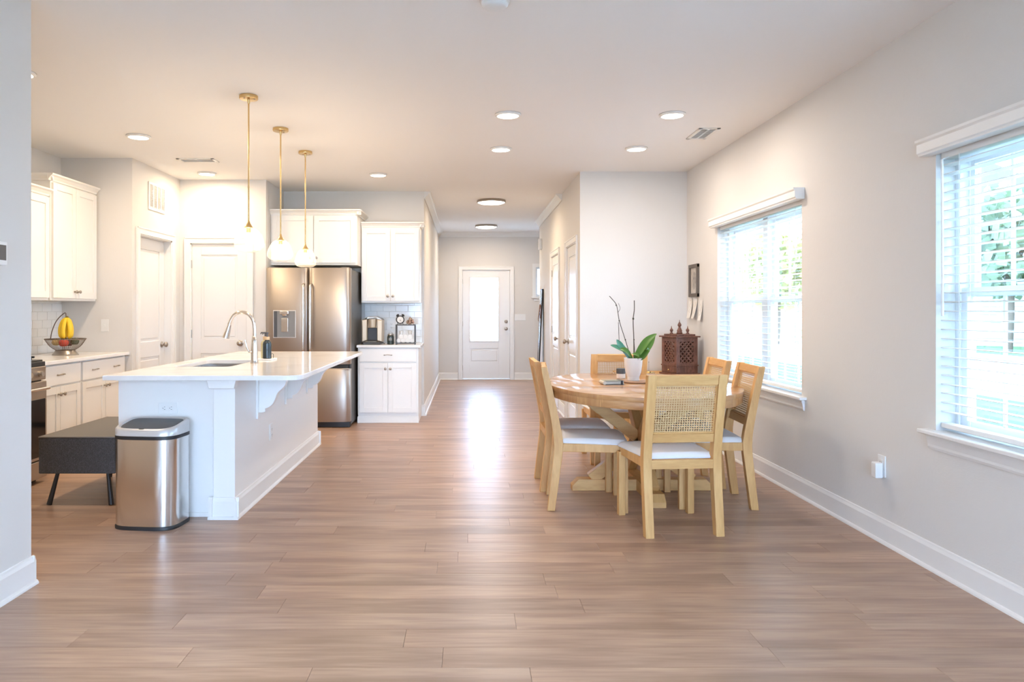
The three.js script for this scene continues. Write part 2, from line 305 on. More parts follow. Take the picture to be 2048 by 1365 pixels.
// local frame: x across the opening, y up, z out of the wall; origin on the wall face at the floor
function doorUnit(name, label, w, h, pos, turn, o) {
  const g = structGroup(name, label, 'door', pos, turn), c = 0.062, t = 0.016, W = w / 2, zf = o.set ?? -0.005;
  const prof = (x0, x1, y0, y1) => [B(x0, x1, y0, y1, 0, t, 0.003)];
  part('casing', [prof(-W - c, -W + 0.004, 0, h + c), prof(W - 0.004, W + c, 0, h + c), prof(-W, W, h - 0.004, h + c),
    B(-W - c, -W - c + 0.012, 0, h + c, t, t + 0.006, 0.002), B(W + c - 0.012, W + c, 0, h + c, t, t + 0.006, 0.002), B(-W - c, W + c, h + c - 0.012, h + c, t, t + 0.006, 0.002)], M.trim, g);
  part('jamb', [B(-W - 0.002, -W + 0.014, 0, h, -0.12, 0.002), B(W - 0.014, W + 0.002, 0, h, -0.12, 0.002), B(-W, W, h - 0.014, h + 0.002, -0.12, 0.002),
    B(-W + 0.01, -W + 0.026, 0, h, zf - 0.052, zf - 0.038), B(W - 0.026, W - 0.01, 0, h, zf - 0.052, zf - 0.038), B(-W, W, h - 0.026, h - 0.01, zf - 0.052, zf - 0.038)], M.trim, g);
  const sw = w - 0.034, sh = h - 0.02, slab = new THREE.Group(); slab.name = 'slab'; slab.position.y = o.lift ?? 0.004; g.add(slab);
  if (o.glass) {
    const q = o.glass, l = o.lower;
    part('leaf', [slabGeo(sw, sh, [[q[0], q[1], l[2], l[3]], [q[0], q[1], q[2], q[3]]], zf), panelGeo(q[0], q[1], l[2], l[3], zf),
      B(q[0] - 0.012, q[0] + 0.012, q[2], q[3], zf - 0.006, zf + 0.008, 0.004), B(q[1] - 0.012, q[1] + 0.012, q[2], q[3], zf - 0.006, zf + 0.008, 0.004), B(q[0] - 0.012, q[1] + 0.012, q[2] - 0.012, q[2] + 0.012, zf - 0.006, zf + 0.008, 0.004), B(q[0] - 0.012, q[1] + 0.012, q[3] - 0.012, q[3] + 0.012, zf - 0.006, zf + 0.008, 0.004)], M.doorPaint, slab);
    part('pane', B(q[0], q[1], q[2], q[3], zf - 0.02, zf - 0.0195), M.doorGlass, slab, 'bright glass pane');
  } else {
    const m = sw > 0.7 ? 0.115 : 0.10, ps = [[-sw / 2 + m, sw / 2 - m, 0.20, 0.80], [-sw / 2 + m, sw / 2 - m, 0.96, sh - 0.115]];
    part('leaf', [slabGeo(sw, sh, ps, zf), ps.map((p) => panelGeo(...p, zf))], M.doorPaint, slab);
  }
  knobParts(slab, o.knob * (sw / 2 - 0.065), o.knobY ?? 0.915, zf);
  part('latch', B(o.knob * (sw / 2) - 0.002, o.knob * (sw / 2) + 0.002, 0.88, 0.94, zf - 0.03, zf + 0.002), M.nickel, slab);
  for (const y of [0.2, 1.02, sh - 0.22]) part('hinge', [cyl(0.006, 0.006, 0.09, -o.knob * (sw / 2 + 0.004), y, zf + 0.004, 10)], M.nickel, slab);
  return { g, slab, sw, zf };
}
{
  const d = doorUnit('door_1', 'white front door with large glass pane at hallway end', 0.905, 2.045, [0.3475, 0, -13.47], 0, { glass: [-0.305, 0.235, 0.69, 1.885], lower: [-0.28, 0.21, 0.30, 0.56], knob: 1, knobY: 0.925, set: -0.02, lift: 0.02 });
  part('deadbolt', [lathe([[0, 0], [0.03, 0], [0.031, 0.006], [0.024, 0.016], [0, 0.018]], 20).rotateX(Math.PI / 2).translate(d.sw / 2 - 0.065, 1.06, d.zf), B(d.sw / 2 - 0.07, d.sw / 2 - 0.06, 1.045, 1.075, d.zf + 0.015, d.zf + 0.03, 0.003)], M.nickel, d.slab);
  part('threshold', B(-0.45, 0.45, 0, 0.018, -0.12, 0.02, 0.004), M.silver, d.g);
  part('sweep', B(-0.43, 0.43, 0.0, 0.02, -0.035, -0.022), M.black, d.slab);
}
doorUnit('door_2', 'white panel door below the return air grille', 0.78, 2.035, [-3.20, 0, -7.45], Math.PI / 2, { knob: 1, set: -0.075 });
doorUnit('door_3', 'white two panel pantry door beside the refrigerator', 0.64, 2.035, [-2.765, 0, -8.07], 0, { knob: 1, set: -0.006 });
doorUnit('door_4', 'glossy white hallway door nearest the dining area', 0.78, 2.035, [1.18, 0, -8.21], -Math.PI / 2, { knob: -1, set: -0.006 });
doorUnit('door_5', 'glossy white hallway door farther down the right wall', 0.83, 2.035, [1.18, 0, -9.745], -Math.PI / 2, { knob: 1, set: -0.006 });

// ---------- windows: twin double-hung units, 3 by 2 panes in every sash ----------
// local frame: x along the wall (width), y up, z into the room; origin at the sill centre in the plane of the glass
function sash(g, x0, x1, y0, y1, z, nx, ny, glass = M.pane) {
  const r = 0.042, s = new THREE.Group(); s.name = 'sash'; g.add(s);
  part('sash_frame', [B(x0, x0 + r, y0, y1, z - 0.016, z + 0.016, 0.003), B(x1 - r, x1, y0, y1, z - 0.016, z + 0.016, 0.003), B(x0 + r, x1 - r, y0, y0 + r, z - 0.0155, z + 0.0155), B(x0 + r, x1 - r, y1 - r, y1, z - 0.0155, z + 0.0155)], M.vinyl, s);
  const a = x0 + r, b = x1 - r, c = y0 + r, d = y1 - r;
  for (let i = 1; i < nx; i++) part('muntin', B(a + (b - a) * i / nx - 0.008, a + (b - a) * i / nx + 0.008, c, d, z - 0.006, z + 0.006, 0.002), M.vinyl, s);
  for (let i = 1; i < ny; i++) part('muntin', B(a, b, c + (d - c) * i / ny - 0.008, c + (d - c) * i / ny + 0.008, z - 0.0062, z + 0.0062, 0.002), M.vinyl, s);
  for (let i = 0; i < nx; i++) for (let j = 0; j < ny; j++) part('pane', B(a + (b - a) * i / nx, a + (b - a) * (i + 1) / nx, c + (d - c) * j / ny, c + (d - c) * (j + 1) / ny, z - 0.0003, z + 0.0003), glass, s);
}
function twinWindow(name, label, zc) {
  const g = structGroup(name, label, 'window', [2.425, WY0, zc], -Math.PI / 2), w = 1.68, h = WY1 - WY0, f = 0.035;
  part('window_frame', [B(-w / 2, -w / 2 + f, 0, h, -0.05, 0.03, 0.002), B(w / 2 - f, w / 2, 0, h, -0.05, 0.03, 0.002), B(-w / 2 + f, w / 2 - f, 0, f, -0.0495, 0.0295), B(-w / 2 + f, w / 2 - f, h - f, h, -0.0495, 0.0295), B(-0.045, 0.045, f, h - f, -0.05, 0.03)], M.vinyl, g);
  for (const [x0, x1] of [[-w / 2 + f, -0.045], [0.045, w / 2 - f]]) {
    sash(g, x0, x1, h / 2 - 0.022, h - f, -0.028, 3, 2, M.lowE);
    sash(g, x0, x1, f, h / 2 + 0.022, 0.008, 3, 2, M.lowE);
    part('sash_lock', B((x0 + x1) / 2 - 0.03, (x0 + x1) / 2 + 0.03, h / 2 + 0.022, h / 2 + 0.036, -0.005, 0.02, 0.004), M.plastic, g);
  }
  part('stool', B(-w / 2 - 0.075, w / 2 + 0.075, -0.004, 0.018, 0.0, 0.175, 0.006), M.trim, g, 'white window stool');
  part('apron', [sweep([[0, 0], [0.022, 0], [0.02, -0.02], [0.012, -0.05], [0.012, -0.062], [0.006, -0.075], [0, -0.075]], [-w / 2 - 0.045, -0.004, 0.125], [w / 2 + 0.045, -0.004, 0.125], [0, 0, 1])], M.trim, g);
}
twinWindow('window_1', 'large window cut by the right edge of the view', (WIN[0].z0 + WIN[0].z1) / 2);
twinWindow('window_2', 'large window behind the dining chairs', (WIN[1].z0 + WIN[1].z1) / 2);
{
  const g = structGroup('window_3', 'small foyer window half hidden by the hallway corner', 'window', [1.531, 1.545, -13.50]);
  part('casing', [B(-0.325, -0.262, 0.0, 0.61, 0.03, 0.046), B(0.262, 0.325, 0.0, 0.61, 0.03, 0.046), B(-0.30, 0.30, -0.08, -0.03, 0.03, 0.044), B(-0.262, 0.262, 0.548, 0.61, 0.03, 0.0455), B(-0.35, 0.35, -0.03, 0.0, 0.0, 0.075)], M.trim, g);
  sash(g, -0.2685, 0.2685, 0.001, 0.5545, -0.03, 1, 1, M.lowE);
}
{
  const g = structGroup('window_4', 'wide glazed patio door behind the viewer', 'window', [0.1, 0.03, 3.66]);
  part('door_frame', [B(-1.95, -1.90, 0, 2.39, -0.05, 0.05), B(1.90, 1.95, 0, 2.39, -0.05, 0.05), B(-1.90, 1.90, 2.34, 2.39, -0.05, 0.05), B(-1.90, 1.90, 0, 0.03, -0.05, 0.05)], M.vinyl, g);
  for (let i = 0; i < 3; i++) sash(g, -1.90 + i * 1.2667, -1.90 + (i + 1) * 1.2667, 0.03, 2.34, i === 1 ? 0.02 : -0.02, 1, 1);
}

// ================= BLINDS =================
function blind(label, zc) {
  const g = thing('window_blind', label, 'blind', [2.30, WY0, zc], -Math.PI / 2, 'white slatted window blinds'), w = 1.665, top = WY1 - WY0;
  part('valance', [sweep([[0.001, 0], [0.001, -0.078], [0.058, -0.078], [0.060, -0.070], [0.068, -0.064], [0.068, -0.022], [0.076, -0.012], [0.078, 0]], [-0.885, top + 0.058, 0], [0.885, top + 0.058, 0], [0, 0, 1])], M.blind, g);
  part('head_rail', B(-w / 2, w / 2, top - 0.045, top - 0.002, -0.075, -0.02, 0.003), M.blind, g);
  const slatGeo = extrude([[-0.025, 0], [-0.0125, 0.0022], [0, 0.003], [0.0125, 0.0022], [0.025, 0], [0.025, 0.003], [0.0125, 0.0052], [0, 0.006], [-0.0125, 0.0052], [-0.025, 0.003]], w).translate(0, -0.003, -w / 2).rotateY(Math.PI / 2).rotateX(-0.06);
  let y = top - 0.075; const ys = [];
  for (; y > 0.085; y -= 0.0445) ys.push(y);
  for (const yy of ys) { const s = part("slat", [], M.blind, g, undefined, slatGeo); s.position.set(0, yy, -0.045); }
  part('bottom_rail', B(-w / 2, w / 2, 0.034, 0.058, -0.071, -0.019, 0.005), M.blind, g);
  for (const x of [-0.70, -0.25, 0.25, 0.70]) for (const z of [-0.019, -0.071]) part('ladder_cord', bar([x, 0.05, z], [x, top - 0.04, z], 0.0012, 6), M.blind, g);
  return g;
}
{
  const b1 = blind('open white slat blind on the window at the right edge', (WIN[0].z0 + WIN[0].z1) / 2);
  part('tilt_wand', [bar([-0.775, 1.335, 0.012], [-0.765, 0.58, 0.016], 0.0055, 10), bar([-0.775, 1.335, 0.012], [-0.775, 1.35, -0.02], 0.003, 6)], M.blind, b1);
  blind('open white slat blind on the window behind the dining chairs', (WIN[1].z0 + WIN[1].z1) / 2);
}

// ================= CEILING LIGHTS AND FITTINGS =================
function downlight(x, z, label, color, k = 1) {
  const g = thing('ceiling_light', label, 'ceiling light', [x, H, z], 0, 'round recessed ceiling lights');
  part('trim_ring', lathe([[0.078, -0.003], [0.080, -0.017], [0.090, -0.016], [0.096, -0.010], [0.097, 0.0], [0.078, 0]], 40), M.plastic, g);
  part('lens', lathe([[0, -0.018], [0.06, -0.0175], [0.0795, -0.015], [0.0795, -0.003], [0, -0.003]], 40), M.led, g);
  const l = new THREE.RectAreaLight(color, DOWNLIGHT * k, 0.14, 0.14); l.position.set(x, H - 0.026, z); l.lookAt(x, 0, z); scene.add(l);
}
downlight(-2.745, -6.05, 'round ceiling light farthest left, above the range counter', WARM, 1.3);
downlight(-2.745, -4.43, 'round ceiling light just peeking past the left wall end', WARM, 1.3);
downlight(-2.76, -7.68, 'round ceiling light in front of the pantry door', WARM, 1.0);
downlight(-0.955, -7.75, 'round ceiling light in front of the refrigerator and coffee counter', WARM, 1.0);
downlight(0.30, -5.38, 'nearest left ceiling light of the four over the dining side', NEUTRAL, 0.9);
downlight(1.52, -5.38, 'ceiling light beside the dining ceiling vent', NEUTRAL, 0.9);
downlight(0.30, -6.52, 'ceiling light just before the hallway', NEUTRAL, 0.9);
downlight(1.515, -6.50, 'ceiling light above the orchid end of the dining table', NEUTRAL, 0.9);
function flush(x, z, label) {
  const g = thing('flush_ceiling_light', label, 'ceiling light', [x, H, z], 0, 'flush hallway ceiling lights');
  part('rim', lathe([[0.175, -0.0], [0.19, -0.002], [0.192, -0.03], [0.186, -0.034], [0.178, -0.032]], 48), M.nickel, g);
  part('lens', lathe([[0, -0.05], [0.08, -0.048], [0.15, -0.042], [0.182, -0.030], [0.182, -0.004], [0, -0.004]], 48), M.led, g);
  const l = new THREE.RectAreaLight(WARM, FLUSHLIGHT, 0.28, 0.28); l.position.set(x, H - 0.06, z); l.lookAt(x, 0, z); scene.add(l);
}
flush(0.315, -9.58, 'larger nearer flush ceiling light in the hallway');
flush(0.32, -12.38, 'smaller farther flush ceiling light by the front door');

const globeProfile = [[0.024, 0.082], [0.046, 0.076], [0.068, 0.058], [0.086, 0.028], [0.097, -0.008], [0.101, -0.036], [0.094, -0.060], [0.074, -0.076], [0.045, -0.083], [0.0, -0.085]];
const globeGeo = (() => {                                  // blown glass: slightly uneven, three soft lobes
  const g = lathe(globeProfile.map(([r, y]) => [r, y]), 48), p = g.attributes.position;
  for (let i = 0; i < p.count; i++) { const a = Math.atan2(p.getZ(i), p.getX(i)), y = p.getY(i), k = 1 + 0.035 * Math.sin(3 * a + 0.6) * clamp01((0.07 - y) * 12) + 0.02 * Math.sin(2 * a + y * 20); p.setXYZ(i, p.getX(i) * k, y + 0.004 * Math.sin(2 * a) * (y < 0 ? 1 : 0), p.getZ(i) * k); }
  g.computeVertexNormals(); return g;
})();
[[-1.485, -4.92, 'nearest brass pendant lamp over the kitchen island', 0.5], [-1.495, -5.80, 'middle brass pendant lamp of the three over the island', 1.7], [-1.485, -6.64, 'farthest brass pendant lamp over the island, near refrigerator', 2.9]].forEach(([x, z, label, turn]) => {
  const g = thing('pendant_lamp', label, 'pendant lamp', [x, H, z], turn, 'three glass pendant lamps'), yc = 1.765 - H;
  part('canopy', lathe([[0, 0], [0.061, 0], [0.062, -0.003], [0.062, -0.021], [0.059, -0.024], [0.012, -0.025], [0.0095, -0.028], [0.0085, -0.052], [0.005, -0.055], [0, -0.055]], 40), M.brass, g);
  for (const s of [-1, 1]) part('screw', ball(0.005, 0.034 * s, -0.026, 0.022, 1, 0.8, 1, 10), M.nickel, g);
  part('rod', [bar([0, -0.05, 0], [0, yc + 0.125, 0], 0.0055, 12), cyl(0.0066, 0.0066, 0.012, 0, -0.38, 0, 12), cyl(0.0066, 0.0066, 0.012, 0, -0.62, 0, 12)], M.brass, g);
  part('cap', lathe([[0.007, yc + 0.13], [0.010, yc + 0.112], [0.024, yc + 0.088], [0.030, yc + 0.080], [0.028, yc + 0.077], [0.015, yc + 0.076], [0.015, yc + 0.045], [0, yc + 0.045]], 28), M.brass, g);
  part('globe', globeGeo.clone().translate(0, yc, 0), M.globe, g, 'clear blown glass globe');
  part('bulb', lathe([[0, yc - 0.040], [0.018, yc - 0.035], [0.029, yc - 0.018], [0.030, yc], [0.024, yc + 0.020], [0.014, yc + 0.036], [0.013, yc + 0.046], [0, yc + 0.046]], 24), M.bulb, g, 'lit frosted bulb');
  const l = new THREE.PointLight(WARM, PENDANT); l.position.set(x, H + yc - 0.003, z); l.shadow.radius = 1.4; l.castShadow = true; scene.add(l);
});
{
  const g = thing('smoke_detector', 'round white smoke detector at the top edge of the view', 'smoke detector', [0.128, H, -3.40]);
  part('base', lathe([[0, 0], [0.07, 0], [0.07, -0.012], [0.066, -0.014], [0, -0.014]], 36), M.plastic, g);
  part('cover', lathe([[0.064, -0.012], [0.063, -0.026], [0.05, -0.038], [0.02, -0.042], [0, -0.042]], 36), M.plastic, g);
}
function ceilingVent(x, z, w, d, label, cols) {
  const g = thing('ceiling_vent', label, 'vent', [x, H, z], 0);
  part('frame', [B(-w / 2, w / 2, -0.008, 0, -d / 2, -d / 2 + 0.025, 0.002), B(-w / 2, w / 2, -0.008, 0, d / 2 - 0.025, d / 2, 0.002), B(-w / 2, -w / 2 + 0.03, -0.008, 0, -d / 2, d / 2, 0.002), B(w / 2 - 0.03, w / 2, -0.008, 0, -d / 2, d / 2, 0.002), B(-0.008, 0.008, -0.007, 0, -d / 2, d / 2)], M.plastic, g);
  part('backing', B(-w / 2 + 0.02, w / 2 - 0.02, -0.001, 0, -d / 2 + 0.02, d / 2 - 0.02), M.midGrey, g);
  for (let i = 1; i < cols; i++) { const zz = -d / 2 + 0.025 + (d - 0.05) * i / cols; part('louver', B(-0.5 * w + 0.03, 0.5 * w - 0.03, -0.001, 0.001, -0.006, 0.006).rotateX(0.7).translate(0, -0.006, zz), M.plastic, g); }
}
ceilingVent(1.935, -5.96, 0.17, 0.36, 'small white ceiling vent near the window wall', 14);
ceilingVent(-2.61, -7.02, 0.36, 0.17, 'white ceiling vent between the two kitchen ceiling lights', 6);
{
  const g = thing('return_air_grille', 'white return air grille high above the pantry side door', 'vent', [-3.20, 2.44, -7.46], Math.PI / 2);
  part('frame', [B(-0.20, -0.175, -0.14, 0.14, 0, 0.012, 0.003), B(0.175, 0.20, -0.14, 0.14, 0, 0.012, 0.003), B(-0.175, 0.175, 0.115, 0.14, 0, 0.0118), B(-0.175, 0.175, -0.14, -0.115, 0, 0.0118), [-0.0875, 0, 0.0875].map((x) => B(x - 0.011, x + 0.011, -0.12, 0.12, 0.001, 0.010, 0.002))], M.plastic, g);
  part('backing', B(-0.18, 0.18, -0.12, 0.12, 0, 0.001), M.midGrey, g);
  for (let i = 0; i < 15; i++) part('louver', B(-0.176, 0.176, -0.007, 0.007, -0.0008, 0.0008).rotateX(0.8).translate(0, -0.107 + i * 0.0153, 0.006), M.plastic, g);
}
{
  const g = thing('thermostat', 'white thermostat cut by the left edge of the view', 'thermostat', [-2.04, 1.53, -3.135], Math.PI / 2);
  part('case', B(-0.075, 0.045, -0.052, 0.052, 0, 0.024, 0.006), M.plastic, g);
  part('display', B(-0.055, 0.033, -0.03, 0.036, 0.0235, 0.0248, 0.0005), M.darkGrey, g);
}
function plate(name, label, cat, pos, turn, w, h, kind, n = 1) {
  const g = thing(name, label, cat, pos, turn);
  part('cover_plate', B(-w / 2, w / 2, -h / 2, h / 2, 0, 0.006, 0.002), M.plastic, g);
  for (let i = 0; i < n; i++) {
    const x = (i - (n - 1) / 2) * 0.046;
    if (kind === 'switch') { part('toggle', [B(x - 0.005, x + 0.005, -0.012, 0.012, 0.005, 0.0075), B(x - 0.004, x + 0.004, -0.002, 0.008, 0.006, 0.016, 0.002)], M.plastic, g); }
    else for (const s of [-1, 1]) {
      const hor = w > h, cx = hor ? s * 0.021 : x, cy = hor ? 0 : s * 0.021;
      const f = part('socket', [B(cx - 0.0155, cx + 0.0155, cy - 0.0145, cy + 0.0145, 0.005, 0.0082, 0.003)], M.plastic, g);
      part('slots', hor ? [B(cx - 0.003, cx + 0.005, cy - 0.0085, cy - 0.006, 0.008, 0.0086), B(cx - 0.002, cx + 0.004, cy + 0.006, cy + 0.0085, 0.008, 0.0086), cyl(0.0025, 0.0025, 0.0006, 0, 0, 0, 10).rotateX(Math.PI / 2).translate(cx - 0.009, cy, 0.0084)]
        : [B(cx - 0.0085, cx - 0.006, cy - 0.003, cy + 0.005, 0.008, 0.0086), B(cx + 0.006, cx + 0.0085, cy - 0.002, cy + 0.004, 0.008, 0.0086), cyl(0.0025, 0.0025, 0.0006, 0, 0, 0, 10).rotateX(Math.PI / 2).translate(cx, cy - 0.009, 0.0084)], M.slot, f);
    }
  }
  return g;
}
plate('light_switch', 'white switch plate on the wall right of the fruit basket', 'light switch', [-3.46, 1.14, -6.92], 0, 0.072, 0.117, 'switch', 1);
plate('light_switch', 'wide four toggle switch plate beside the front door', 'light switch', [0.978, 1.16, -13.47], 0, 0.21, 0.117, 'switch', 4);
plate('outlet', 'horizontal outlet on the island end above the trash can', 'outlet', [-1.86, 0.675, -4.508], 0, 0.117, 0.072, 'outlet', 1);
plate('outlet', 'white outlet on the island side below the corbels', 'outlet', [-1.43, 0.40, -5.27], Math.PI / 2, 0.072, 0.117, 'outlet', 1);
plate('outlet', 'outlet on the tile behind the coffee maker and jar', 'outlet', [-0.925, 1.10, -8.840], 0, 0.117, 0.117, 'outlet', 1);
plate('outlet', 'white outlet low on the window wall holding a plug', 'outlet', [2.30, 0.42, -4.02], -Math.PI / 2, 0.072, 0.117, 'outlet', 1);
{
  const g = thing('plug_in_device', 'small white plug-in device on the window wall outlet', 'plug', [2.2918, 0.40, -4.02], -Math.PI / 2);
  part('case', B(-0.024, 0.024, -0.045, 0.04, 0.0003, 0.042, 0.006), M.plastic, g);
  part('indicator', ball(0.0022, -0.012, -0.034, 0.042, 1, 1, 0.5, 8), M.silver, g);
}
{
  const g = thing('door_chime', 'small beige chime box high at the hallway corner', 'door chime', [1.18, 2.34, -11.55], -Math.PI / 2);
  part('cover', B(-0.075, 0.075, -0.085, 0.085, 0, 0.045, 0.006), M.plastic, g);
  part('grille', [-0.03, 0, 0.03].map((y) => B(-0.05, 0.05, y - 0.004, y + 0.004, 0.0445, 0.0465, 0.001)), M.silver, g);
}

// ================= KITCHEN =================
const CT = 0.89;                                           // counter height
const pullGeo = (w) => [tube([[-w / 2, 0, 0], [-w / 2, 0, 0.014], [-w * 0.3, 0.003, 0.024], [0, 0.005, 0.021], [w * 0.3, 0.003, 0.024], [w / 2, 0, 0.014], [w / 2, 0, 0]], 0.0042, 28, 7), [-1, 1].map((s) => ball(0.007, s * w / 2, 0, 0.003, 1, 1, 0.6, 10))];
const knobGeo = () => [lathe([[0, 0], [0.008, 0], [0.006, 0.006], [0.005, 0.012], [0.012, 0.016], [0.0155, 0.022], [0.013, 0.028], [0, 0.030]], 20).rotateX(Math.PI / 2)];
function shaker(x0, x1, y0, y1, z) {                        // flat recessed panel front
  const f = 0.056, t = 0.019;
  return [B(x0, x0 + f, y0, y1, z, z + t, 0.0015), B(x1 - f, x1, y0, y1, z, z + t, 0.0015), B(x0 + f, x1 - f, y0, y0 + f, z, z + t, 0.0015), B(x0 + f, x1 - f, y1 - f, y1, z, z + t, 0.0015), B(x0 + f, x1 - f, y0 + f, y1 - f, z, z + t - 0.009)];
}
// local frame: x across, y up, z towards the room; origin at the back of the base
function cabinet(name, label, pos, turn, o) {
  const g = thing(name, label, 'cabinet', pos, turn), W = o.w / 2;
  part('carcass', [B(-W, W, o.y0 + (o.toe ?? 0), o.y1, 0.001, o.d, 0.001), o.toe ? B(-W + 0.001, W - 0.001, o.y0, o.y0 + o.toe, 0.001, o.d - (o.toeIn ?? 0.02)) : []], M.cabinet, g);
  if (o.crown) {
    const y = o.y1, P = [[0, -0.012], [0.010, -0.012], [0.014, 0.002], [0.030, 0.022], [0.046, 0.034], [0.048, 0.046], [0, 0.046]], c = [];
    c.push(sweep(P, [-W - (o.crownL ? 0.046 : 0), y, o.d], [W + (o.crownR ? 0.046 : 0), y, o.d], [0, 0, 1]));
    if (o.crownR) c.push(sweep(P, [W, y, 0.001], [W, y, o.d + 0.03], [1, 0, 0]));
    if (o.crownL) c.push(sweep(P, [-W, y, 0.001], [-W, y, o.d + 0.03], [-1, 0, 0]));
    c.push(B(-W, W, y, y + 0.04, 0.001, o.d));
    part('crown', c, M.cabinet, g);
  }
  for (const f of o.fronts) {
    const flat = f.kind === 'drawer', m = part(f.kind, flat ? [B(f.x0, f.x1, f.y0, f.y1, o.d, o.d + 0.019, 0.002)] : shaker(f.x0, f.x1, f.y0, f.y1, o.d), M.cabinet, g);
    for (const [kx, ky, kind] of f.hw) part(kind, (kind === 'pull' ? pullGeo(0.085) : knobGeo()).flat(3).map((q) => q.translate(kx, ky, o.d + 0.019)), M.nickel, m, 'satin nickel ' + kind);
  }
  return g;
}
// right of the refrigerator
const bc = cabinet('base_cabinet', 'white base cabinet under the coffee maker counter', [-0.905, 0, -8.85], 0, { w: 0.69, d: 0.585, y0: 0, y1: CT - 0.03, toe: 0.095, toeIn: 0.012, fronts: [
  { kind: 'drawer', x0: -0.325, x1: 0.325, y0: 0.70, y1: 0.845, hw: [[0, 0.775, 'pull']] },
  { kind: 'door', x0: -0.325, x1: -0.002, y0: 0.12, y1: 0.685, hw: [[-0.028, 0.62, 'knob']] }, { kind: 'door', x0: 0.002, x1: 0.325, y0: 0.12, y1: 0.685, hw: [[0.028, 0.62, 'knob']] }] });
part('base_trim', [B(-0.35, 0.35, 0, 0.075, 0.575, 0.587, 0.003)], M.trim, bc);
single('countertop', [B(-1.262, -0.535, CT - 0.03, CT, -8.849, -8.235, 0.004)], M.quartz, 'white quartz countertop under the coffee maker', 'countertop');
cabinet('wall_cabinet', 'white double door wall cabinet above the coffee maker', [-0.905, 0, -8.85], 0, { w: 0.69, d: 0.315, y0: 1.375, y1: 2.275, crown: true, crownR: true, fronts: [
  { kind: 'door', x0: -0.335, x1: -0.002, y0: 1.395, y1: 2.245, hw: [[-0.03, 1.45, 'knob']] }, { kind: 'door', x0: 0.002, x1: 0.335, y0: 1.395, y1: 2.245, hw: [[0.03, 1.45, 'knob']] }] });
cabinet('wall_cabinet', 'wide deep white cabinet above the refrigerator', [-1.748, 0, -8.85], 0, { w: 0.985, d: 0.60, y0: 1.80, y1: 2.385, crown: true, crownR: true, fronts: [
  { kind: 'door', x0: -0.475, x1: -0.004, y0: 1.825, y1: 2.36, hw: [[-0.035, 1.88, 'knob']] }, { kind: 'door', x0: 0.004, x1: 0.475, y0: 1.825, y1: 2.36, hw: [[0.035, 1.88, 'knob']] }] });
// left kitchen wall
const LW = -3.88;
cabinet('base_cabinet', 'white base cabinet next to the range', [LW, 0, -5.79], Math.PI / 2, { w: 0.635, d: 0.61, y0: 0, y1: CT - 0.03, toe: 0.1, toeIn: 0.07, fronts: [
  { kind: 'drawer', x0: -0.305, x1: 0.305, y0: 0.69, y1: 0.845, hw: [[0, 0.77, 'pull']] },
  { kind: 'door', x0: -0.305, x1: -0.002, y0: 0.12, y1: 0.675, hw: [[-0.03, 0.615, 'knob']] }, { kind: 'door', x0: 0.002, x1: 0.305, y0: 0.12, y1: 0.675, hw: [[0.03, 0.615, 'knob']] }] });
cabinet('base_cabinet', 'white base cabinet below the fruit basket with two drawer pulls', [LW, 0, -6.515], Math.PI / 2, { w: 0.805, d: 0.61, y0: 0, y1: CT - 0.03, toe: 0.1, toeIn: 0.07, fronts: [
  { kind: 'drawer', x0: -0.385, x1: 0.365, y0: 0.69, y1: 0.845, hw: [[-0.19, 0.77, 'pull'], [0.19, 0.77, 'pull']] },
  { kind: 'door', x0: -0.385, x1: -0.004, y0: 0.12, y1: 0.675, hw: [[-0.03, 0.615, 'knob']] }, { kind: 'door', x0: 0.004, x1: 0.365, y0: 0.12, y1: 0.675, hw: [[0.03, 0.615, 'knob']] }] });
single('countertop', [B(LW + 0.001, -3.225, CT - 0.03, CT, -5.475, -6.919, 0.004)], M.quartz, 'white quartz countertop under the fruit basket', 'countertop');
cabinet('wall_cabinet', 'tall white double door wall cabinet above the fruit basket', [LW, 0, -6.535], Math.PI / 2, { w: 0.75, d: 0.335, y0: 1.37, y1: 2.40, crown: true, crownL: true, fronts: [{ kind: 'door', x0: -0.36, x1: -0.002, y0: 1.39, y1: 2.375, hw: [[-0.03, 1.45, 'knob']] }, { kind: 'door', x0: 0.002, x1: 0.36, y0: 1.39, y1: 2.375, hw: [[0.03, 1.45, 'knob']] }] });
cabinet('wall_cabinet', 'lower topped white wall cabinet beside the left wall end', [LW, 0, -5.82], Math.PI / 2, { w: 0.67, d: 0.32, y0: 1.37, y1: 2.265, crown: true, fronts: [{ kind: 'door', x0: -0.325, x1: 0.325, y0: 1.39, y1: 2.24, hw: [[-0.28, 1.45, 'knob']] }] });
// subway tile backsplashes, tile by tile
function backsplash(name, label, pos, turn, w, h) {
  const g = structGroup(name, label, 'backsplash', pos, turn), tw = 0.152, th = 0.076, tg = new RoundedBoxGeometry(tw - 0.003, th - 0.003, 0.008, 2, 0.002);
  part('grout', B(0, w, 0, h, 0, 0.006), M.grout, g);
  for (let r = 0, y = 0.001; y < h - 0.01; r++, y += th) for (let x = r % 2 ? -tw / 2 : 0; x < w - 0.01; x += tw) {
    const x0 = Math.max(0.001, x), x1 = Math.min(w, x + tw), y1 = Math.min(h, y + th), whole = x1 - x0 > tw - 0.002 && y1 - y > th - 0.002;
    if (x1 - x0 < 0.012) continue;
    const t = part('tile', whole ? [] : [new RoundedBoxGeometry(x1 - x0 - 0.003, y1 - y - 0.003, 0.008, 2, 0.002)], M.tile, g, undefined, whole ? tg : undefined);
    t.position.set((x0 + x1) / 2, (y + y1) / 2, 0.0055);
  }
}
backsplash('trim_4', 'white subway tile behind the coffee maker', [-1.255, CT, -8.85], 0, 0.70, 0.485);
backsplash('trim_5', 'white subway tile above the left kitchen counter', [LW, CT, -4.70], Math.PI / 2, 2.22, 0.48);

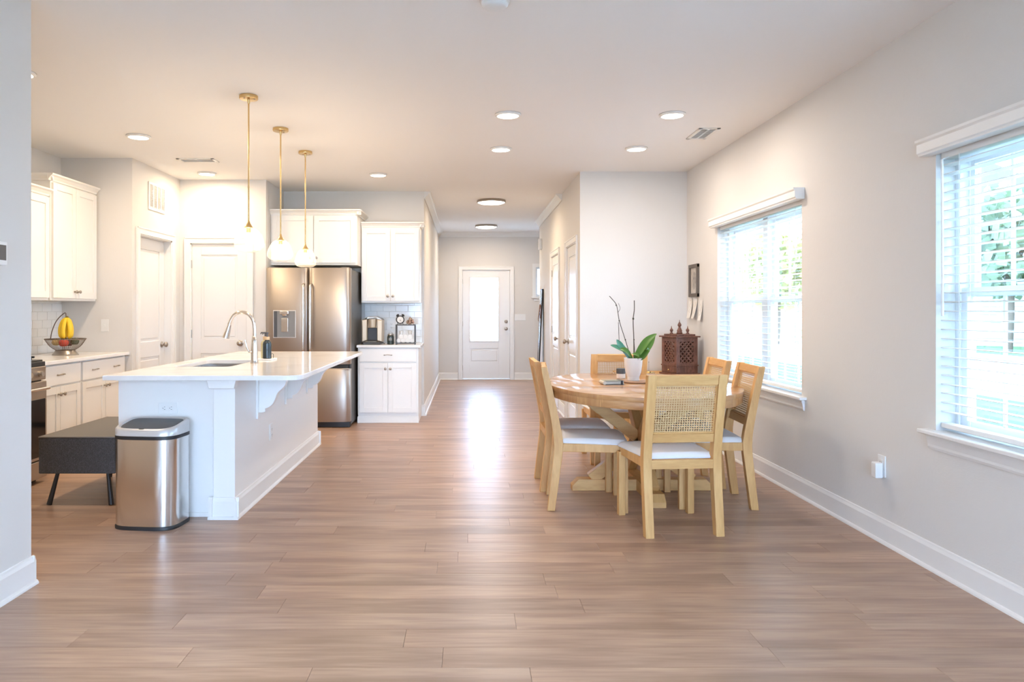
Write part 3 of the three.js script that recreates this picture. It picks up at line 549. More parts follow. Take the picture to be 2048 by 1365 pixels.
// refrigerator
{
  const g = thing('refrigerator', 'stainless steel french door refrigerator with water dispenser', 'refrigerator', [-1.7425, 0, -8.80]), W = 0.462, zf = 0.90, zd = zf - 0.10;
  part('case', B(-W, W, 0.03, 1.735, 0.03, zd - 0.012, 0.006), M.fridgeSide, g, 'dark grey cabinet side');
  part('gasket', B(-W + 0.02, W - 0.02, 0.08, 1.73, zd - 0.014, zd + 0.004), M.black, g);
  const door = (x0, x1, y0, y1) => {                        // gently bowed face, rounded vertical edges
    const n = 20, s = [[x0, 0], [x1, 0]];
    for (let i = 0; i <= n; i++) { const t = 0.5 + 0.5 * Math.cos(Math.PI * i / n), u = Math.abs(2 * t - 1); s.push([x0 + (x1 - x0) * t, 0.092 + 0.008 * (1 - u * u) - 0.03 * Math.pow(u, 14)]); }
    return metricUV(smooth(extrude(s, y1 - y0, 0.003).rotateX(Math.PI / 2).translate(0, y1, zd), 0.6), 1, 'x');
  };
  const disp = { x0: -0.375, x1: -0.128, y0: 0.985, y1: 1.285 };
  const L = part('door', [door(-W, -0.003, 0.695, 1.75)], M.steel, g, 'left steel door with dispenser');
  part('dispenser', [B(disp.x0, disp.x1, disp.y0, disp.y1, zf - 0.012, zf + 0.004, 0.003)], M.silver, L, 'silver dispenser frame');
  part('dispenser_recess', [B(disp.x0 + 0.008, disp.x1 - 0.008, disp.y0 + 0.008, disp.y1 - 0.008, zf + 0.002, zf + 0.0055, 0.001)], M.midGrey, L);
  part('dispenser_side', [B(disp.x0 + 0.008, disp.x0 + 0.045, disp.y0 + 0.008, disp.y1 - 0.008, zf + 0.005, zf + 0.0065)], M.darkGrey, L);
  part('dispenser_spout', [B(-0.30, -0.20, 1.238, 1.283, zf + 0.004, zf + 0.03, 0.01), B(-0.275, -0.225, 1.225, 1.24, zf + 0.006, zf + 0.022, 0.005)], M.chrome, L);
  part('dispenser_paddle', [B(-0.285, -0.21, 1.05, 1.20, zf + 0.005, zf + 0.012, 0.004)], M.chrome, L);
  part('handle', [tube([[-0.038, 0.83, zf + 0.004], [-0.038, 0.845, zf + 0.05], [-0.038, 0.90, zf + 0.058], [-0.038, 1.50, zf + 0.058], [-0.038, 1.555, zf + 0.05], [-0.038, 1.57, zf + 0.004]], 0.0135, 40, 12)], M.chrome, L);
  const R = part('door', [door(0.003, W, 0.695, 1.75)], M.steel, g, 'plain right steel door');
  part('handle', [tube([[0.038, 0.83, zf + 0.004], [0.038, 0.845, zf + 0.05], [0.038, 0.90, zf + 0.058], [0.038, 1.50, zf + 0.058], [0.038, 1.555, zf + 0.05], [0.038, 1.57, zf + 0.004]], 0.0135, 40, 12)], M.chrome, R);
  const F = part('freezer_drawer', [door(-W, W, 0.065, 0.645)], M.steel, g, 'steel freezer drawer');
  part('grip_recess', [B(-W + 0.01, W - 0.03, 0.648, 0.692, zd - 0.01, zf - 0.03, 0.003)], M.black, g);
  part('grip_lip', [B(-W + 0.004, W - 0.004, 0.640, 0.652, zf - 0.03, zf - 0.004, 0.004)], M.chrome, F);
  part('kick_grille', [B(-W + 0.01, W - 0.01, 0.004, 0.06, zd - 0.06, zf - 0.05, 0.003)], M.black, g);
  for (const s of [-1, 1]) { part('foot', cyl(0.02, 0.022, 0.03, s * 0.4, 0.015, zd - 0.1, 14), M.black, g); part('hinge_cover', B(s * 0.40 - 0.045, s * 0.40 + 0.045, 1.734, 1.758, zd - 0.13, zf - 0.03, 0.008), M.fridgeSide, g); part('foot', cyl(0.02, 0.022, 0.03, s * 0.4, 0.015, 0.1, 14), M.black, g); }
}

// range
{
  const g = thing('gas_range', 'stainless range with black oven glass at the left wall end', 'range', [LW, 0, -5.085], Math.PI / 2), W = 0.377, D = 0.67;
  part('body', B(-W, W, 0.04, 0.895, 0.02, D, 0.004), M.fridgeSide, g);
  part('cooktop', B(-W, W, 0.895, 0.913, 0.02, D + 0.01, 0.005), M.black, g);
  for (const x of [-0.24, 0, 0.24]) part('grate', [[-0.1, -0.035, 0.035, 0.1].map((k) => B(x + k - 0.005, x + k + 0.005, 0.925, 0.94, 0.08, D - 0.03, 0.003)), [0.1, 0.34, D - 0.06].map((z) => B(x - 0.11, x + 0.11, 0.925, 0.94, z - 0.006, z + 0.006, 0.003)), [[-0.1, 0.1], [0.1, 0.1], [-0.1, D - 0.06], [0.1, D - 0.06]].map(([a, z]) => B(x + a - 0.007, x + a + 0.007, 0.912, 0.93, z - 0.007, z + 0.007))], M.black, g);
  part('control_panel', B(-W, W, 0.765, 0.865, D, D + 0.035, 0.006), M.steel, g);
  part('trim_band', B(-W, W, 0.865, 0.90, D, D + 0.03, 0.004), M.black, g);
  for (let i = 0; i < 5; i++) part('control_knob', [cyl(0.02, 0.022, 0.034, 0, 0, 0, 20).rotateX(Math.PI / 2).translate(-0.29 + i * 0.145, 0.812, D + 0.05)], M.chrome, g);
  const d = part('oven_door', [B(-W, W, 0.62, 0.755, D, D + 0.04, 0.005), B(-W, -W + 0.02, 0.19, 0.62, D, D + 0.04, 0.003), B(W - 0.02, W, 0.19, 0.62, D, D + 0.04, 0.003), B(-W, W, 0.175, 0.20, D, D + 0.04, 0.003)], M.steel, g);
  part('oven_glass', B(-W + 0.018, W - 0.018, 0.195, 0.625, D + 0.004, D + 0.042, 0.003), M.blackGlass, d);
  part('oven_handle', [bar([-0.33, 0.705, D + 0.085], [0.33, 0.705, D + 0.085], 0.012, 14), B(-0.32, -0.295, 0.695, 0.715, D + 0.03, D + 0.085, 0.004), B(0.295, 0.32, 0.695, 0.715, D + 0.03, D + 0.085, 0.004)], M.chrome, d);
  part('storage_drawer', B(-W, W, 0.035, 0.165, D, D + 0.04, 0.006), M.steel, g);
  part('plinth', B(-W + 0.02, W - 0.02, 0.0, 0.04, 0.05, D - 0.03), M.black, g);
}

// island
{
  const g = thing('kitchen_island', 'white kitchen island with corbels under the overhang', 'kitchen island', [0, 0, 0]);
  const zF = -4.508, zB = -6.92, xL = -2.17, xR = -1.43;
  part('cabinet_body', [B(xL, -1.555, 0.0, CT - 0.03, zF, zF - 0.02), B(xL, -1.555, 0.0, CT - 0.03, zB + 0.02, zB), B(xL, xL + 0.02, 0.0, CT - 0.03, zF - 0.02, zB + 0.02), B(xL + 0.02, -1.555, 0.05, 0.07, zF - 0.02, zB + 0.02), B(xL - 0.002, -1.58, 0, 0.028, zF, zF + 0.012, 0.002)], M.cabinet, g);
  part('knee_wall', [B(-1.562, xR, 0, CT - 0.03, zF + 0.05, zB, 0.002)], M.cabinet, g);
  part('capital', [extrude([[-1.575, 0.805], [xR + 0.008, 0.805], [xR + 0.022, 0.86], [-1.59, 0.86]], 0.07, 0.004).translate(0, 0, zF + 0.03), extrude([[-1.568, 0.80], [xR + 0.004, 0.80], [xR + 0.010, 0.808], [-1.575, 0.808]], 0.055, 0.002).translate(0, 0, zF + 0.02)], M.cabinet, g);
  part('baseboard', [sweep(BASE, [xR, 0, zF + 0.078], [xR, 0, zB - 0.028], [1, 0, 0]), sweep(BASE, [-1.59, 0, zF + 0.05], [xR + 0.028, 0, zF + 0.05], [0, 0, 1]), sweep(BASE, [-1.562, 0, zF], [-1.562, 0, zF + 0.078], [-1, 0, 0]), sweep(BASE, [xR + 0.028, 0, zB], [-1.56, 0, zB], [0, 0, -1])], M.trim, g);
  for (const z of [-4.95, -5.72, -6.48]) {
    const s = new THREE.Shape(); s.moveTo(0, 0.86); s.lineTo(0.20, 0.86); s.lineTo(0.20, 0.83); s.lineTo(0.19, 0.822); s.bezierCurveTo(0.185, 0.74, 0.135, 0.75, 0.12, 0.70); s.bezierCurveTo(0.105, 0.65, 0.085, 0.625, 0.045, 0.615); s.lineTo(0.045, 0.595); s.lineTo(0.028, 0.588); s.lineTo(0, 0.588); s.closePath();
    part('corbel', [extrude(s, 0.06, 0.004, [], 14).translate(xR + 0.012, 0, z - 0.03), B(xR, xR + 0.014, 0.545, 0.86, z - 0.05, z + 0.05, 0.003)], M.cabinet, g);
  }
}
{
  const x0 = -2.195, x1 = -1.005, z0 = -4.36, z1 = -6.96, r = 0.10, s = new THREE.Shape();
  s.moveTo(x0, -z0); s.lineTo(x1 - r, -z0); s.quadraticCurveTo(x1, -z0, x1, -z0 + r); s.lineTo(x1, -z1 - 0.03); s.quadraticCurveTo(x1, -z1, x1 - 0.03, -z1); s.lineTo(x0, -z1); s.closePath();
  const h = new THREE.Path(), a = -2.06, b = -1.66, c = 5.05, d = 5.76, q = 0.05;
  h.moveTo(a + q, c); h.lineTo(b - q, c); h.quadraticCurveTo(b, c, b, c + q); h.lineTo(b, d - q); h.quadraticCurveTo(b, d, b - q, d); h.lineTo(a + q, d); h.quadraticCurveTo(a, d, a, d - q); h.lineTo(a, c + q); h.quadraticCurveTo(a, c, a + q, c); s.holes.push(h);
  const g = new THREE.ExtrudeGeometry(s, { depth: 0.024, bevelEnabled: true, bevelSize: 0.003, bevelThickness: 0.003, bevelOffset: -0.003, bevelSegments: 2, curveSegments: 10 }).rotateX(-Math.PI / 2).scale(1, 1, 1);
  // shape y was distance ahead of the camera: rotateX(-90) maps it to -z
  single('countertop', [metricUV(g.translate(0, CT - 0.027, 0), 0.8)], M.quartz, 'large white quartz island countertop with rounded corner', 'countertop');
  const k = thing('kitchen_sink', 'steel undermount sink set in the island countertop', 'sink', [-1.86, CT - 0.03, -5.405]);
  part('basin', [B(-0.215, -0.20, -0.2, 0, -0.37, 0.37), B(0.20, 0.215, -0.2, 0, -0.37, 0.37), B(-0.2, 0.2, -0.2, 0, -0.37, -0.355), B(-0.2, 0.2, -0.2, 0, 0.355, 0.37), B(-0.215, 0.215, -0.21, -0.2, -0.37, 0.37)], M.steelBin, k);
  part('drain', lathe([[0, 0.002], [0.04, 0.002], [0.045, 0.004], [0.045, 0]], 24).translate(0, -0.2, 0), M.chrome, k);
}
{
  const g = thing('kitchen_faucet', 'tall curved chrome pull-down faucet on the island', 'faucet', [-1.585, CT, -5.39]);
  part('spout', [tube([[0, 0, 0], [0, 0.10, 0], [0, 0.27, 0], [-0.012, 0.325, 0], [-0.05, 0.368, 0], [-0.10, 0.380, 0], [-0.145, 0.362, 0], [-0.172, 0.325, 0], [-0.185, 0.29, 0]], 0.0125, 60, 14)], M.chrome, g);
  part('base', lathe([[0, 0], [0.030, 0], [0.030, 0.006], [0.026, 0.012], [0.0245, 0.03], [0.024, 0.11], [0.020, 0.16], [0.0135, 0.20], [0, 0.20]], 28), M.chrome, g);
  part('spray_head', [bar([-0.183, 0.298, 0], [-0.187, 0.285, 0], 0.0145, 16), new THREE.CylinderGeometry(0.014, 0.027, 0.10, 22).rotateZ(-0.28).translate(-0.199, 0.236, 0)], M.chrome, g);
  part('lever', [bar([-0.015, 0.085, 0.012], [-0.03, 0.09, 0.03], 0.010, 12), tube([[-0.03, 0.088, 0.03], [-0.045, 0.12, 0.036], [-0.058, 0.175, 0.04]], 0.006, 14, 8)], M.chrome, g);
}
{
  const pos = [-1.60, CT, -5.74];
  single('soap_tray', [B(-0.06, 0.065, 0, 0.012, -0.115, 0.045, 0.004)], M.plastic, 'small white tray under the soap bottles', 'tray', pos);
  const bottle = (x, z, bodyM, capM, label, nm) => {
    const g = thing('soap_bottle', label, 'bottle', [pos[0] + x, pos[1] + 0.0122, pos[2] + z]);
    part('body', lathe([[0, 0], [0.031, 0], [0.034, 0.004], [0.034, 0.115], [0.030, 0.132], [0.018, 0.142], [0.016, 0.150], [0, 0.150]], 28), bodyM, g);
    part('collar', cyl(0.019, 0.019, 0.024, 0, 0.160, 0, 20), capM, g, 'light wooden collar');
    part('pump', [cyl(0.006, 0.006, 0.03, 0, 0.186, 0, 12), B(-0.034, 0.012, 0.198, 0.208, -0.007, 0.007, 0.003), bar([-0.032, 0.203, 0], [-0.036, 0.190, 0], 0.004, 8)], M.darkGrey, g);
  };
  const wood = std({ color: rgb(0.66, 0.47, 0.28), roughness: 0.6 });
  bottle(0.015, 0.005, std({ color: rgb(0.03, 0.045, 0.055), roughness: 0.2 }), wood, 'dark glass soap pump bottle on the island tray');
  bottle(-0.022, -0.075, std({ color: rgb(0.55, 0.50, 0.30), roughness: 0.25 }), wood, 'pale soap pump bottle half hidden behind the dark one');
  const lp = thing('sponge_ring', 'tiny dark wire ring beside the soap bottle', 'holder', [pos[0] + 0.06, pos[1] + 0.0122, pos[2] - 0.01]);
  part('wire', tube([[-0.006, 0, 0], [-0.006, 0.028, 0], [0.0, 0.034, 0], [0.010, 0.034, 0], [0.012, 0.028, 0], [0.012, 0.0, 0]].map(([x, y, z]) => [x - 0.012, y + 0.0025, z]), 0.002, 20, 6), M.black, lp);
}

// things on the right counter
{
  const g = thing('coffee_maker', 'beige and dark single cup coffee maker beside refrigerator', 'coffee maker', [-1.105, CT, -8.50]);
  const champagne = std({ color: rgb(0.58, 0.47, 0.34), roughness: 0.35, metalness: 0.35 });
  part('base', [B(-0.10, 0.10, 0, 0.028, -0.13, 0.16, 0.01)], M.darkGrey, g);
  part('side_panel', [extrude([[-0.115, 0.03], [-0.06, 0.03], [-0.058, 0.29], [-0.118, 0.282]], 0.24, 0.008).translate(0, 0, -0.12)], champagne, g, 'beige left panel');
  part('side_panel', [extrude([[0.06, 0.03], [0.115, 0.03], [0.118, 0.282], [0.058, 0.29]], 0.24, 0.008).translate(0, 0, -0.12)], champagne, g, 'beige right panel');
  part('reservoir', B(-0.06, 0.06, 0.028, 0.20, -0.12, 0.03, 0.005), M.darkGrey, g);
  part('brew_head', [cyl(0.052, 0.045, 0.095, 0, 0.245, 0.075, 28), B(-0.058, 0.058, 0.19, 0.285, -0.11, 0.07, 0.008)], champagne, g);
  part('lid', [extrude([[-0.118, 0.283], [-0.06, 0.292], [-0.045, 0.315], [0.045, 0.315], [0.06, 0.292], [0.118, 0.283], [0.10, 0.30], [0.055, 0.322], [-0.055, 0.322], [-0.10, 0.30]], 0.22, 0.004).translate(0, 0, -0.11)], M.nickel, g);
  part('drip_tray', [B(-0.055, 0.055, 0.028, 0.036, 0.04, 0.155, 0.003)], M.midGrey, g);
  part('cord', [tube([[-0.125, 0.004, 0.02], [-0.105, 0.03, 0.13], [-0.05, 0.05, 0.165], [0.05, 0.05, 0.165], [0.115, 0.03, 0.13], [0.14, 0.006, 0.06]], 0.004, 36, 6)], M.black, g, 'thin black bail wire');
}
{
  const g = thing('storage_jar', 'dark glass jar with handle lid beside the coffee maker', 'jar', [-0.893, CT, -8.42]);
  part('body', lathe([[0, 0], [0.036, 0], [0.040, 0.006], [0.040, 0.085], [0.034, 0.104], [0.030, 0.108], [0, 0.108]], 28), std({ color: rgb(0.035, 0.05, 0.05), roughness: 0.12 }), g);
  part('lid', [cyl(0.034, 0.036, 0.014, 0, 0.114, 0, 24), tube([[-0.02, 0.12, 0], [-0.018, 0.138, 0], [0, 0.143, 0], [0.018, 0.138, 0], [0.02, 0.12, 0]], 0.004, 20, 8)], M.nickel, g);
  part('paper_label', [new THREE.CylinderGeometry(0.0405, 0.0405, 0.03, 20, 1, true, -0.5, 1.0).translate(0, 0.06, 0)], M.midGrey, g);
}
const rackP = [-0.715, CT, -8.40];
{
  const g = thing('pod_rack', 'dark metal square rack holding white coffee pods', 'rack', rackP), W = 0.108, h = 0.232, d = 0.05, t = 0.006;
  part('frame', [[-1, 1].map((s) => [B(s * W - t, s * W + t, 0, h, d - t, d + t, 0.002), B(s * W - t, s * W + t, 0, h, -d - t, -d + t, 0.002), B(s * W - t, s * W + t, 0.012, 0.024, -d, d), B(s * W - t, s * W + t, h - 0.012, h, -d, d)]), [d, -d].map((z) => [B(-W, W, h - 0.012, h, z - t, z + t, 0.002), B(-W, W, 0.010, 0.024, z - t, z + t, 0.002)])], M.darkGrey, g);
  part('shelf', B(-W, W, 0.014, 0.020, -d, d), M.darkGrey, g);
  part('top_shelf', B(-W, W, h - 0.010, h - 0.003, -d, d), M.darkGrey, g);
  for (const s of [-1, 1]) part('side_wire', [0.075, 0.125, 0.175].map((y) => bar([s * W, y, -d], [s * W, y, d], 0.002, 6)), M.darkGrey, g);
}
{
  const podBody = lathe([[0, -0.022], [0.018, -0.022], [0.0225, 0.016], [0.0255, 0.018], [0.0255, 0.021], [0, 0.021]], 22), podLid = lathe([[0, 0.0215], [0.021, 0.0218], [0.0235, 0.0215]], 22), foil = std({ color: rgb(0.72, 0.71, 0.69), roughness: 0.35 });
  const where = []; for (let i = 0; i < 4; i++) where.push([-0.078 + i * 0.052, 0.0457, 0.012, 1]);
  where.push([-0.052, 0.0905, 0.012, 1], [0.0, 0.0905, 0.012, 1], [0.052, 0.0905, 0.012, 1]);
  where.push([-0.052, 0.138, 0.004, 0], [0.052, 0.138, 0.004, 0]);
  const names = ['leftmost white coffee pod in the bottom row of the rack', 'second white coffee pod from left in the rack bottom row', 'third white coffee pod from left in the rack bottom row', 'rightmost white coffee pod in the bottom row of the rack', 'left white coffee pod in the middle row of the rack', 'centre white coffee pod in the middle row of the rack', 'right white coffee pod in the middle row of the rack', 'upright white cup at the rack top left', 'upright white cup at the rack top right'];
  where.forEach(([x, y, z, lying], i) => {
    const g = thing('coffee_pod', names[i], 'coffee pod', [rackP[0] + x, rackP[1] + y, rackP[2] + z], 0, 'white coffee pods in the rack');
    part('cup', podBody, M.plastic, g); part('foil_lid', podLid, foil, g);
    if (lying) g.rotation.x = Math.PI / 2;
  });
}
{
  const g = thing('alarm_clock', 'black twin bell alarm clock on top of the pod rack', 'clock', [rackP[0] - 0.062, rackP[1] + 0.232, rackP[2] + 0.012]), cy = 0.055;
  part('case', [new THREE.TorusGeometry(0.043, 0.006, 12, 36).translate(0, cy, 0.012), cyl(0.045, 0.045, 0.03, 0, 0, 0, 36).rotateX(Math.PI / 2).translate(0, cy, -0.004)], M.black, g);
  const f = part('dial', [cyl(0.041, 0.041, 0.002, 0, 0, 0, 36).rotateX(Math.PI / 2).translate(0, cy, 0.0125)], M.paper, g, 'white dial');
  part('hands', [B(-0.0012, 0.0012, -0.003, 0.024, 0, 0.001).rotateZ(-2.65).translate(0, cy, 0.0145), B(-0.0016, 0.0016, -0.003, 0.017, 0, 0.001).rotateZ(2.9).translate(0, cy, 0.0145)], M.black, f);
  part('hour_marks', [...Array(12)].map((_, i) => B(-0.001, 0.001, 0.033, 0.038, 0, 0.0008).rotateZ(i * Math.PI / 6).translate(0, cy, 0.0138)), M.black, f);
  for (const s of [-1, 1]) { part('bell', ball(0.019, 0, 0, 0, 1, 0.7, 1, 18).rotateZ(-s * 0.65).translate(s * 0.031, cy + 0.050, 0), M.black, g); part('foot', bar([s * 0.026, cy - 0.034, 0], [s * 0.034, 0.002, 0.004], 0.0035, 8), M.black, g); }
  part('handle', tube([[-0.022, cy + 0.058, 0], [-0.012, cy + 0.075, 0], [0.012, cy + 0.075, 0], [0.022, cy + 0.058, 0]], 0.0025, 18, 6), M.silver, g);
}
{
  const g = thing('pinecone_decoration', 'brown and pink clustered ornament beside the alarm clock', 'ornament', [rackP[0] + 0.052, rackP[1] + 0.229, rackP[2] + 0.005]);
  const mats = [std({ color: rgb(0.17, 0.10, 0.06), roughness: 0.8 }), std({ color: rgb(0.56, 0.36, 0.29), roughness: 0.8 }), std({ color: rgb(0.33, 0.25, 0.18), roughness: 0.8 })], r = mulberry(5), bins = [[], [], []];
  for (let i = 0; i < 60; i++) { const a = r() * 6.28, q = Math.sqrt(r()), y = 0.015 + r() * 0.075 * (1 - 0.5 * q); bins[i % 3].push(new THREE.ConeGeometry(0.012, 0.03, 6).rotateX(r() * 2 - 1).rotateY(a).translate(Math.cos(a) * q * 0.042, y, Math.sin(a) * q * 0.03)); }
  part('base', B(-0.035, 0.035, 0.0, 0.01, -0.02, 0.02, 0.003), M.paper, g);
  ['brown_scales', 'pink_petals', 'dry_leaves'].forEach((n, i) => { const o = part(n, bins[i], mats[i], g); o.userData.kind = 'stuff'; });
}

// fruit basket on the left counter
const fb = [-3.56, CT, -6.42];
{
  const g = thing('fruit_basket', 'wire fruit bowl with banana hook on the left counter', 'basket', fb), wire = std({ color: rgb(0.16, 0.12, 0.10), metalness: 0.7, roughness: 0.4 });
  const R = (t) => 0.075 + 0.088 * Math.pow(t, 0.62), Y = (t) => 0.042 + 0.098 * t;
  part('rim', [new THREE.TorusGeometry(0.163, 0.0042, 8, 56).rotateX(Math.PI / 2).translate(0, 0.14, 0)], wire, g);
  const mesh = [];
  for (let i = 0; i < 44; i++) { const a = i / 44 * Math.PI * 2; mesh.push(tube([0, 0.33, 0.66, 1].map((t) => [Math.cos(a) * R(t), Y(t), Math.sin(a) * R(t)]), 0.0011, 8, 4)); }
  for (let k = 0; k < 7; k++) mesh.push(new THREE.TorusGeometry(R(k / 7), 0.0011, 4, 44).rotateX(Math.PI / 2).translate(0, Y(k / 7), 0));
  for (let k = 1; k < 5; k++) mesh.push(new THREE.TorusGeometry(0.015 * k, 0.0011, 4, 24).rotateX(Math.PI / 2).translate(0, 0.042, 0));
  const m = part('wire_mesh', mesh, wire, g); m.userData.kind = 'stuff';
  part('foot_ring', [lathe([[0.088, 0], [0.105, 0], [0.105, 0.006], [0.085, 0.030], [0.078, 0.042], [0.072, 0.042], [0.080, 0.026]], 44)], M.nickel, g, 'hammered metal foot ring');
  part('hook', [tube([[-0.145, 0.135, -0.02], [-0.13, 0.21, -0.02], [-0.085, 0.30, -0.01], [-0.02, 0.362, 0], [0.0, 0.372, 0], [0.004, 0.36, 0], [0.004, 0.345, 0], [0.012, 0.338, 0]], 0.0042, 48, 8)], wire, g);
}
{
  const g = thing('banana_bunch', 'bunch of yellow bananas hanging from the basket hook', 'bananas', [fb[0] + 0.012, fb[1] + 0.338, fb[2]]);
  part('crown', [ball(0.013, 0, -0.008, 0, 1.2, 1, 1.2, 12)], M.bananaTip, g);
  [[-0.040, 0.018, 0.4], [-0.004, 0.045, 0], [0.036, 0.022, -0.35], [0.016, -0.035, 0.2], [-0.028, -0.030, 0.1]].forEach(([dx, dz], i) => {
    const pts = [[0, -0.008, 0], [dx * 0.5, -0.03, dz * 0.5], [dx * 1.05, -0.09, dz * 1.05], [dx * 1.15, -0.145, dz * 1.15], [dx * 0.85, -0.192, dz * 0.9]], c = new THREE.CatmullRomCurve3(pts.map((p) => V3(...p))), n = 26, t = new THREE.TubeGeometry(c, n, 1, 9), p = t.attributes.position;
    for (let k = 0; k <= n; k++) { const u = k / n, o = c.getPointAt(u), r = u < 0.16 ? 0.007 + 0.010 * (u / 0.16) : u > 0.9 ? 0.006 + 0.0135 * (1 - u) / 0.1 : 0.0195 - 0.0028 * Math.abs(u - 0.5); for (let j = 0; j <= 9; j++) { const q = k * 10 + j; p.setXYZ(q, o.x + (p.getX(q) - o.x) * r, o.y + (p.getY(q) - o.y) * r, o.z + (p.getZ(q) - o.z) * r); } }
    t.computeVertexNormals();
    const b = part('banana', [t], M.banana, g); part('tip', ball(0.0075, ...pts[4], 1, 1.1, 1, 10), M.bananaTip, b);
  });
}
{
  const fruit = (name, label, r, x, y, z, c, cat) => { const g = thing(name, label, cat, [fb[0] + x, fb[1] + y, fb[2] + z]); const q = new THREE.SphereGeometry(r, 24, 18), p = q.attributes.position; for (let i = 0; i < p.count; i++) { const rr = Math.hypot(p.getX(i), p.getZ(i)) / r, yy = p.getY(i); p.setY(i, yy * 0.92 - Math.sign(yy) * r * 0.16 * Math.exp(-rr * rr * 9)); } q.computeVertexNormals(); part('flesh', q, std({ color: rgb(...c), roughness: 0.4 }), g); part('stem', bar([0, r * 0.72, 0], [0.003, r * 1.0, 0], 0.0016, 6), M.stem, g); };
  fruit('apple', 'red apple in the middle of the wire fruit bowl', 0.040, 0.01, 0.108, 0.045, [0.50, 0.045, 0.025], 'apple');
  fruit('avocado', 'dark green avocado at the right of the wire bowl', 0.036, 0.085, 0.118, 0.005, [0.045, 0.06, 0.03], 'avocado');
  fruit('pear', 'pale yellow pear at the left of the wire bowl', 0.036, -0.07, 0.112, 0.02, [0.50, 0.36, 0.15], 'pear');
  fruit('plum', 'dark plum behind the red apple in the bowl', 0.034, 0.005, 0.104, -0.05, [0.10, 0.03, 0.03], 'plum');
}

// ================= TRASH CAN, BENCH =================
{
  const g = thing('trash_can', 'stainless steel sensor trash can beside the island', 'trash can', [-1.892, 0, -4.345], -0.10);
  const ring = (k = 0) => { const s = []; for (let i = 0; i < 64; i++) { const a = i / 64 * Math.PI * 2, c = Math.cos(a), n = Math.sin(a), e = n > 0 ? 0.62 : 0.34; s.push([Math.sign(c) * Math.pow(Math.abs(c), n > 0 ? 0.5 : 0.34) * (0.190 + k), Math.sign(n) * Math.pow(Math.abs(n), e) * (0.128 + k)]); } return s; };
  const loft = (levels) => {                                // levels: [k, yFront, yBack]
    const pos = [], idx = [], n = 64; let L = 0;
    for (const [k, yf, yb] of levels) { for (const [x, z] of ring(k)) { const t = clamp01((0.128 - z) / 0.256); pos.push(x, yf + (yb - yf) * t, z); } L++; }
    for (let l = 0; l < L - 1; l++) for (let i = 0; i < n; i++) { const a = l * n + i, b = l * n + (i + 1) % n; idx.push(a, a + n, b, b, a + n, b + n); }
    const q = new THREE.BufferGeometry(); q.setAttribute('position', new THREE.Float32BufferAttribute(pos, 3)); q.setIndex(idx); q.computeVertexNormals(); return toCreasedNormals(q, 0.8);
  };
  part('body', loft([[0.0, 0.018, 0.018], [0.0, 0.528, 0.528], [-0.01, 0.528, 0.528]]), M.steelBin, g, 'shiny steel shell');
  part('foot_band', loft([[-0.02, 0.0, 0.0], [0.004, 0.0, 0.0], [0.005, 0.016, 0.016], [0.001, 0.022, 0.022]]), M.black, g);
  part('black_band', loft([[0.0, 0.526, 0.526], [0.004, 0.528, 0.528], [0.004, 0.545, 0.545], [-0.003, 0.547, 0.547]]), M.black, g);
  part('collar', loft([[-0.003, 0.546, 0.546], [0.004, 0.548, 0.548], [0.003, 0.578, 0.618], [-0.004, 0.586, 0.628], [-0.016, 0.588, 0.631], [-0.024, 0.580, 0.622]]), M.silver, g, 'silver plastic collar');
  part('lid', loft([[-0.0235, 0.576, 0.618], [-0.026, 0.584, 0.625], [-0.06, 0.588, 0.630], [-0.1279, 0.609, 0.610]]), M.darkGrey, g, 'dark flat lid');
  part('sensor', [ball(0.02, 0, 0, 0, 1, 0.22, 0.5, 16).translate(0.0, 0.588, 0.112)], M.blackGlass, g);
}
{
  const g = thing('bench', 'low dark grey bench with black splayed legs behind trash can', 'bench', [-2.55, 0, -5.18]), W = 0.25, D = 0.45;
  part('box', [metricUV(B(-W, W, 0.215, 0.448, -D, D, 0.008), 5)], M.benchFabric, g, 'charcoal fabric covered box');
  part('top', [B(-W - 0.002, W + 0.002, 0.448, 0.458, -D - 0.002, D + 0.002, 0.004)], M.benchTop, g, 'flat grey top');
  for (const sx of [-1, 1]) for (const sz of [-1, 1]) part('leg', [(() => { const a = V3(sx * (W - 0.085), 0.216, sz * (D - 0.08)), b = V3(sx * (W - 0.045), 0.002, sz * (D - 0.045)), d = b.clone().sub(a), q = new THREE.CylinderGeometry(0.012, 0.017, d.length(), 14); q.applyQuaternion(new THREE.Quaternion().setFromUnitVectors(V3(0, -1, 0), d.clone().normalize())); return q.translate((a.x + b.x) / 2, (a.y + b.y) / 2, (a.z + b.z) / 2); })()], M.black, g);
}

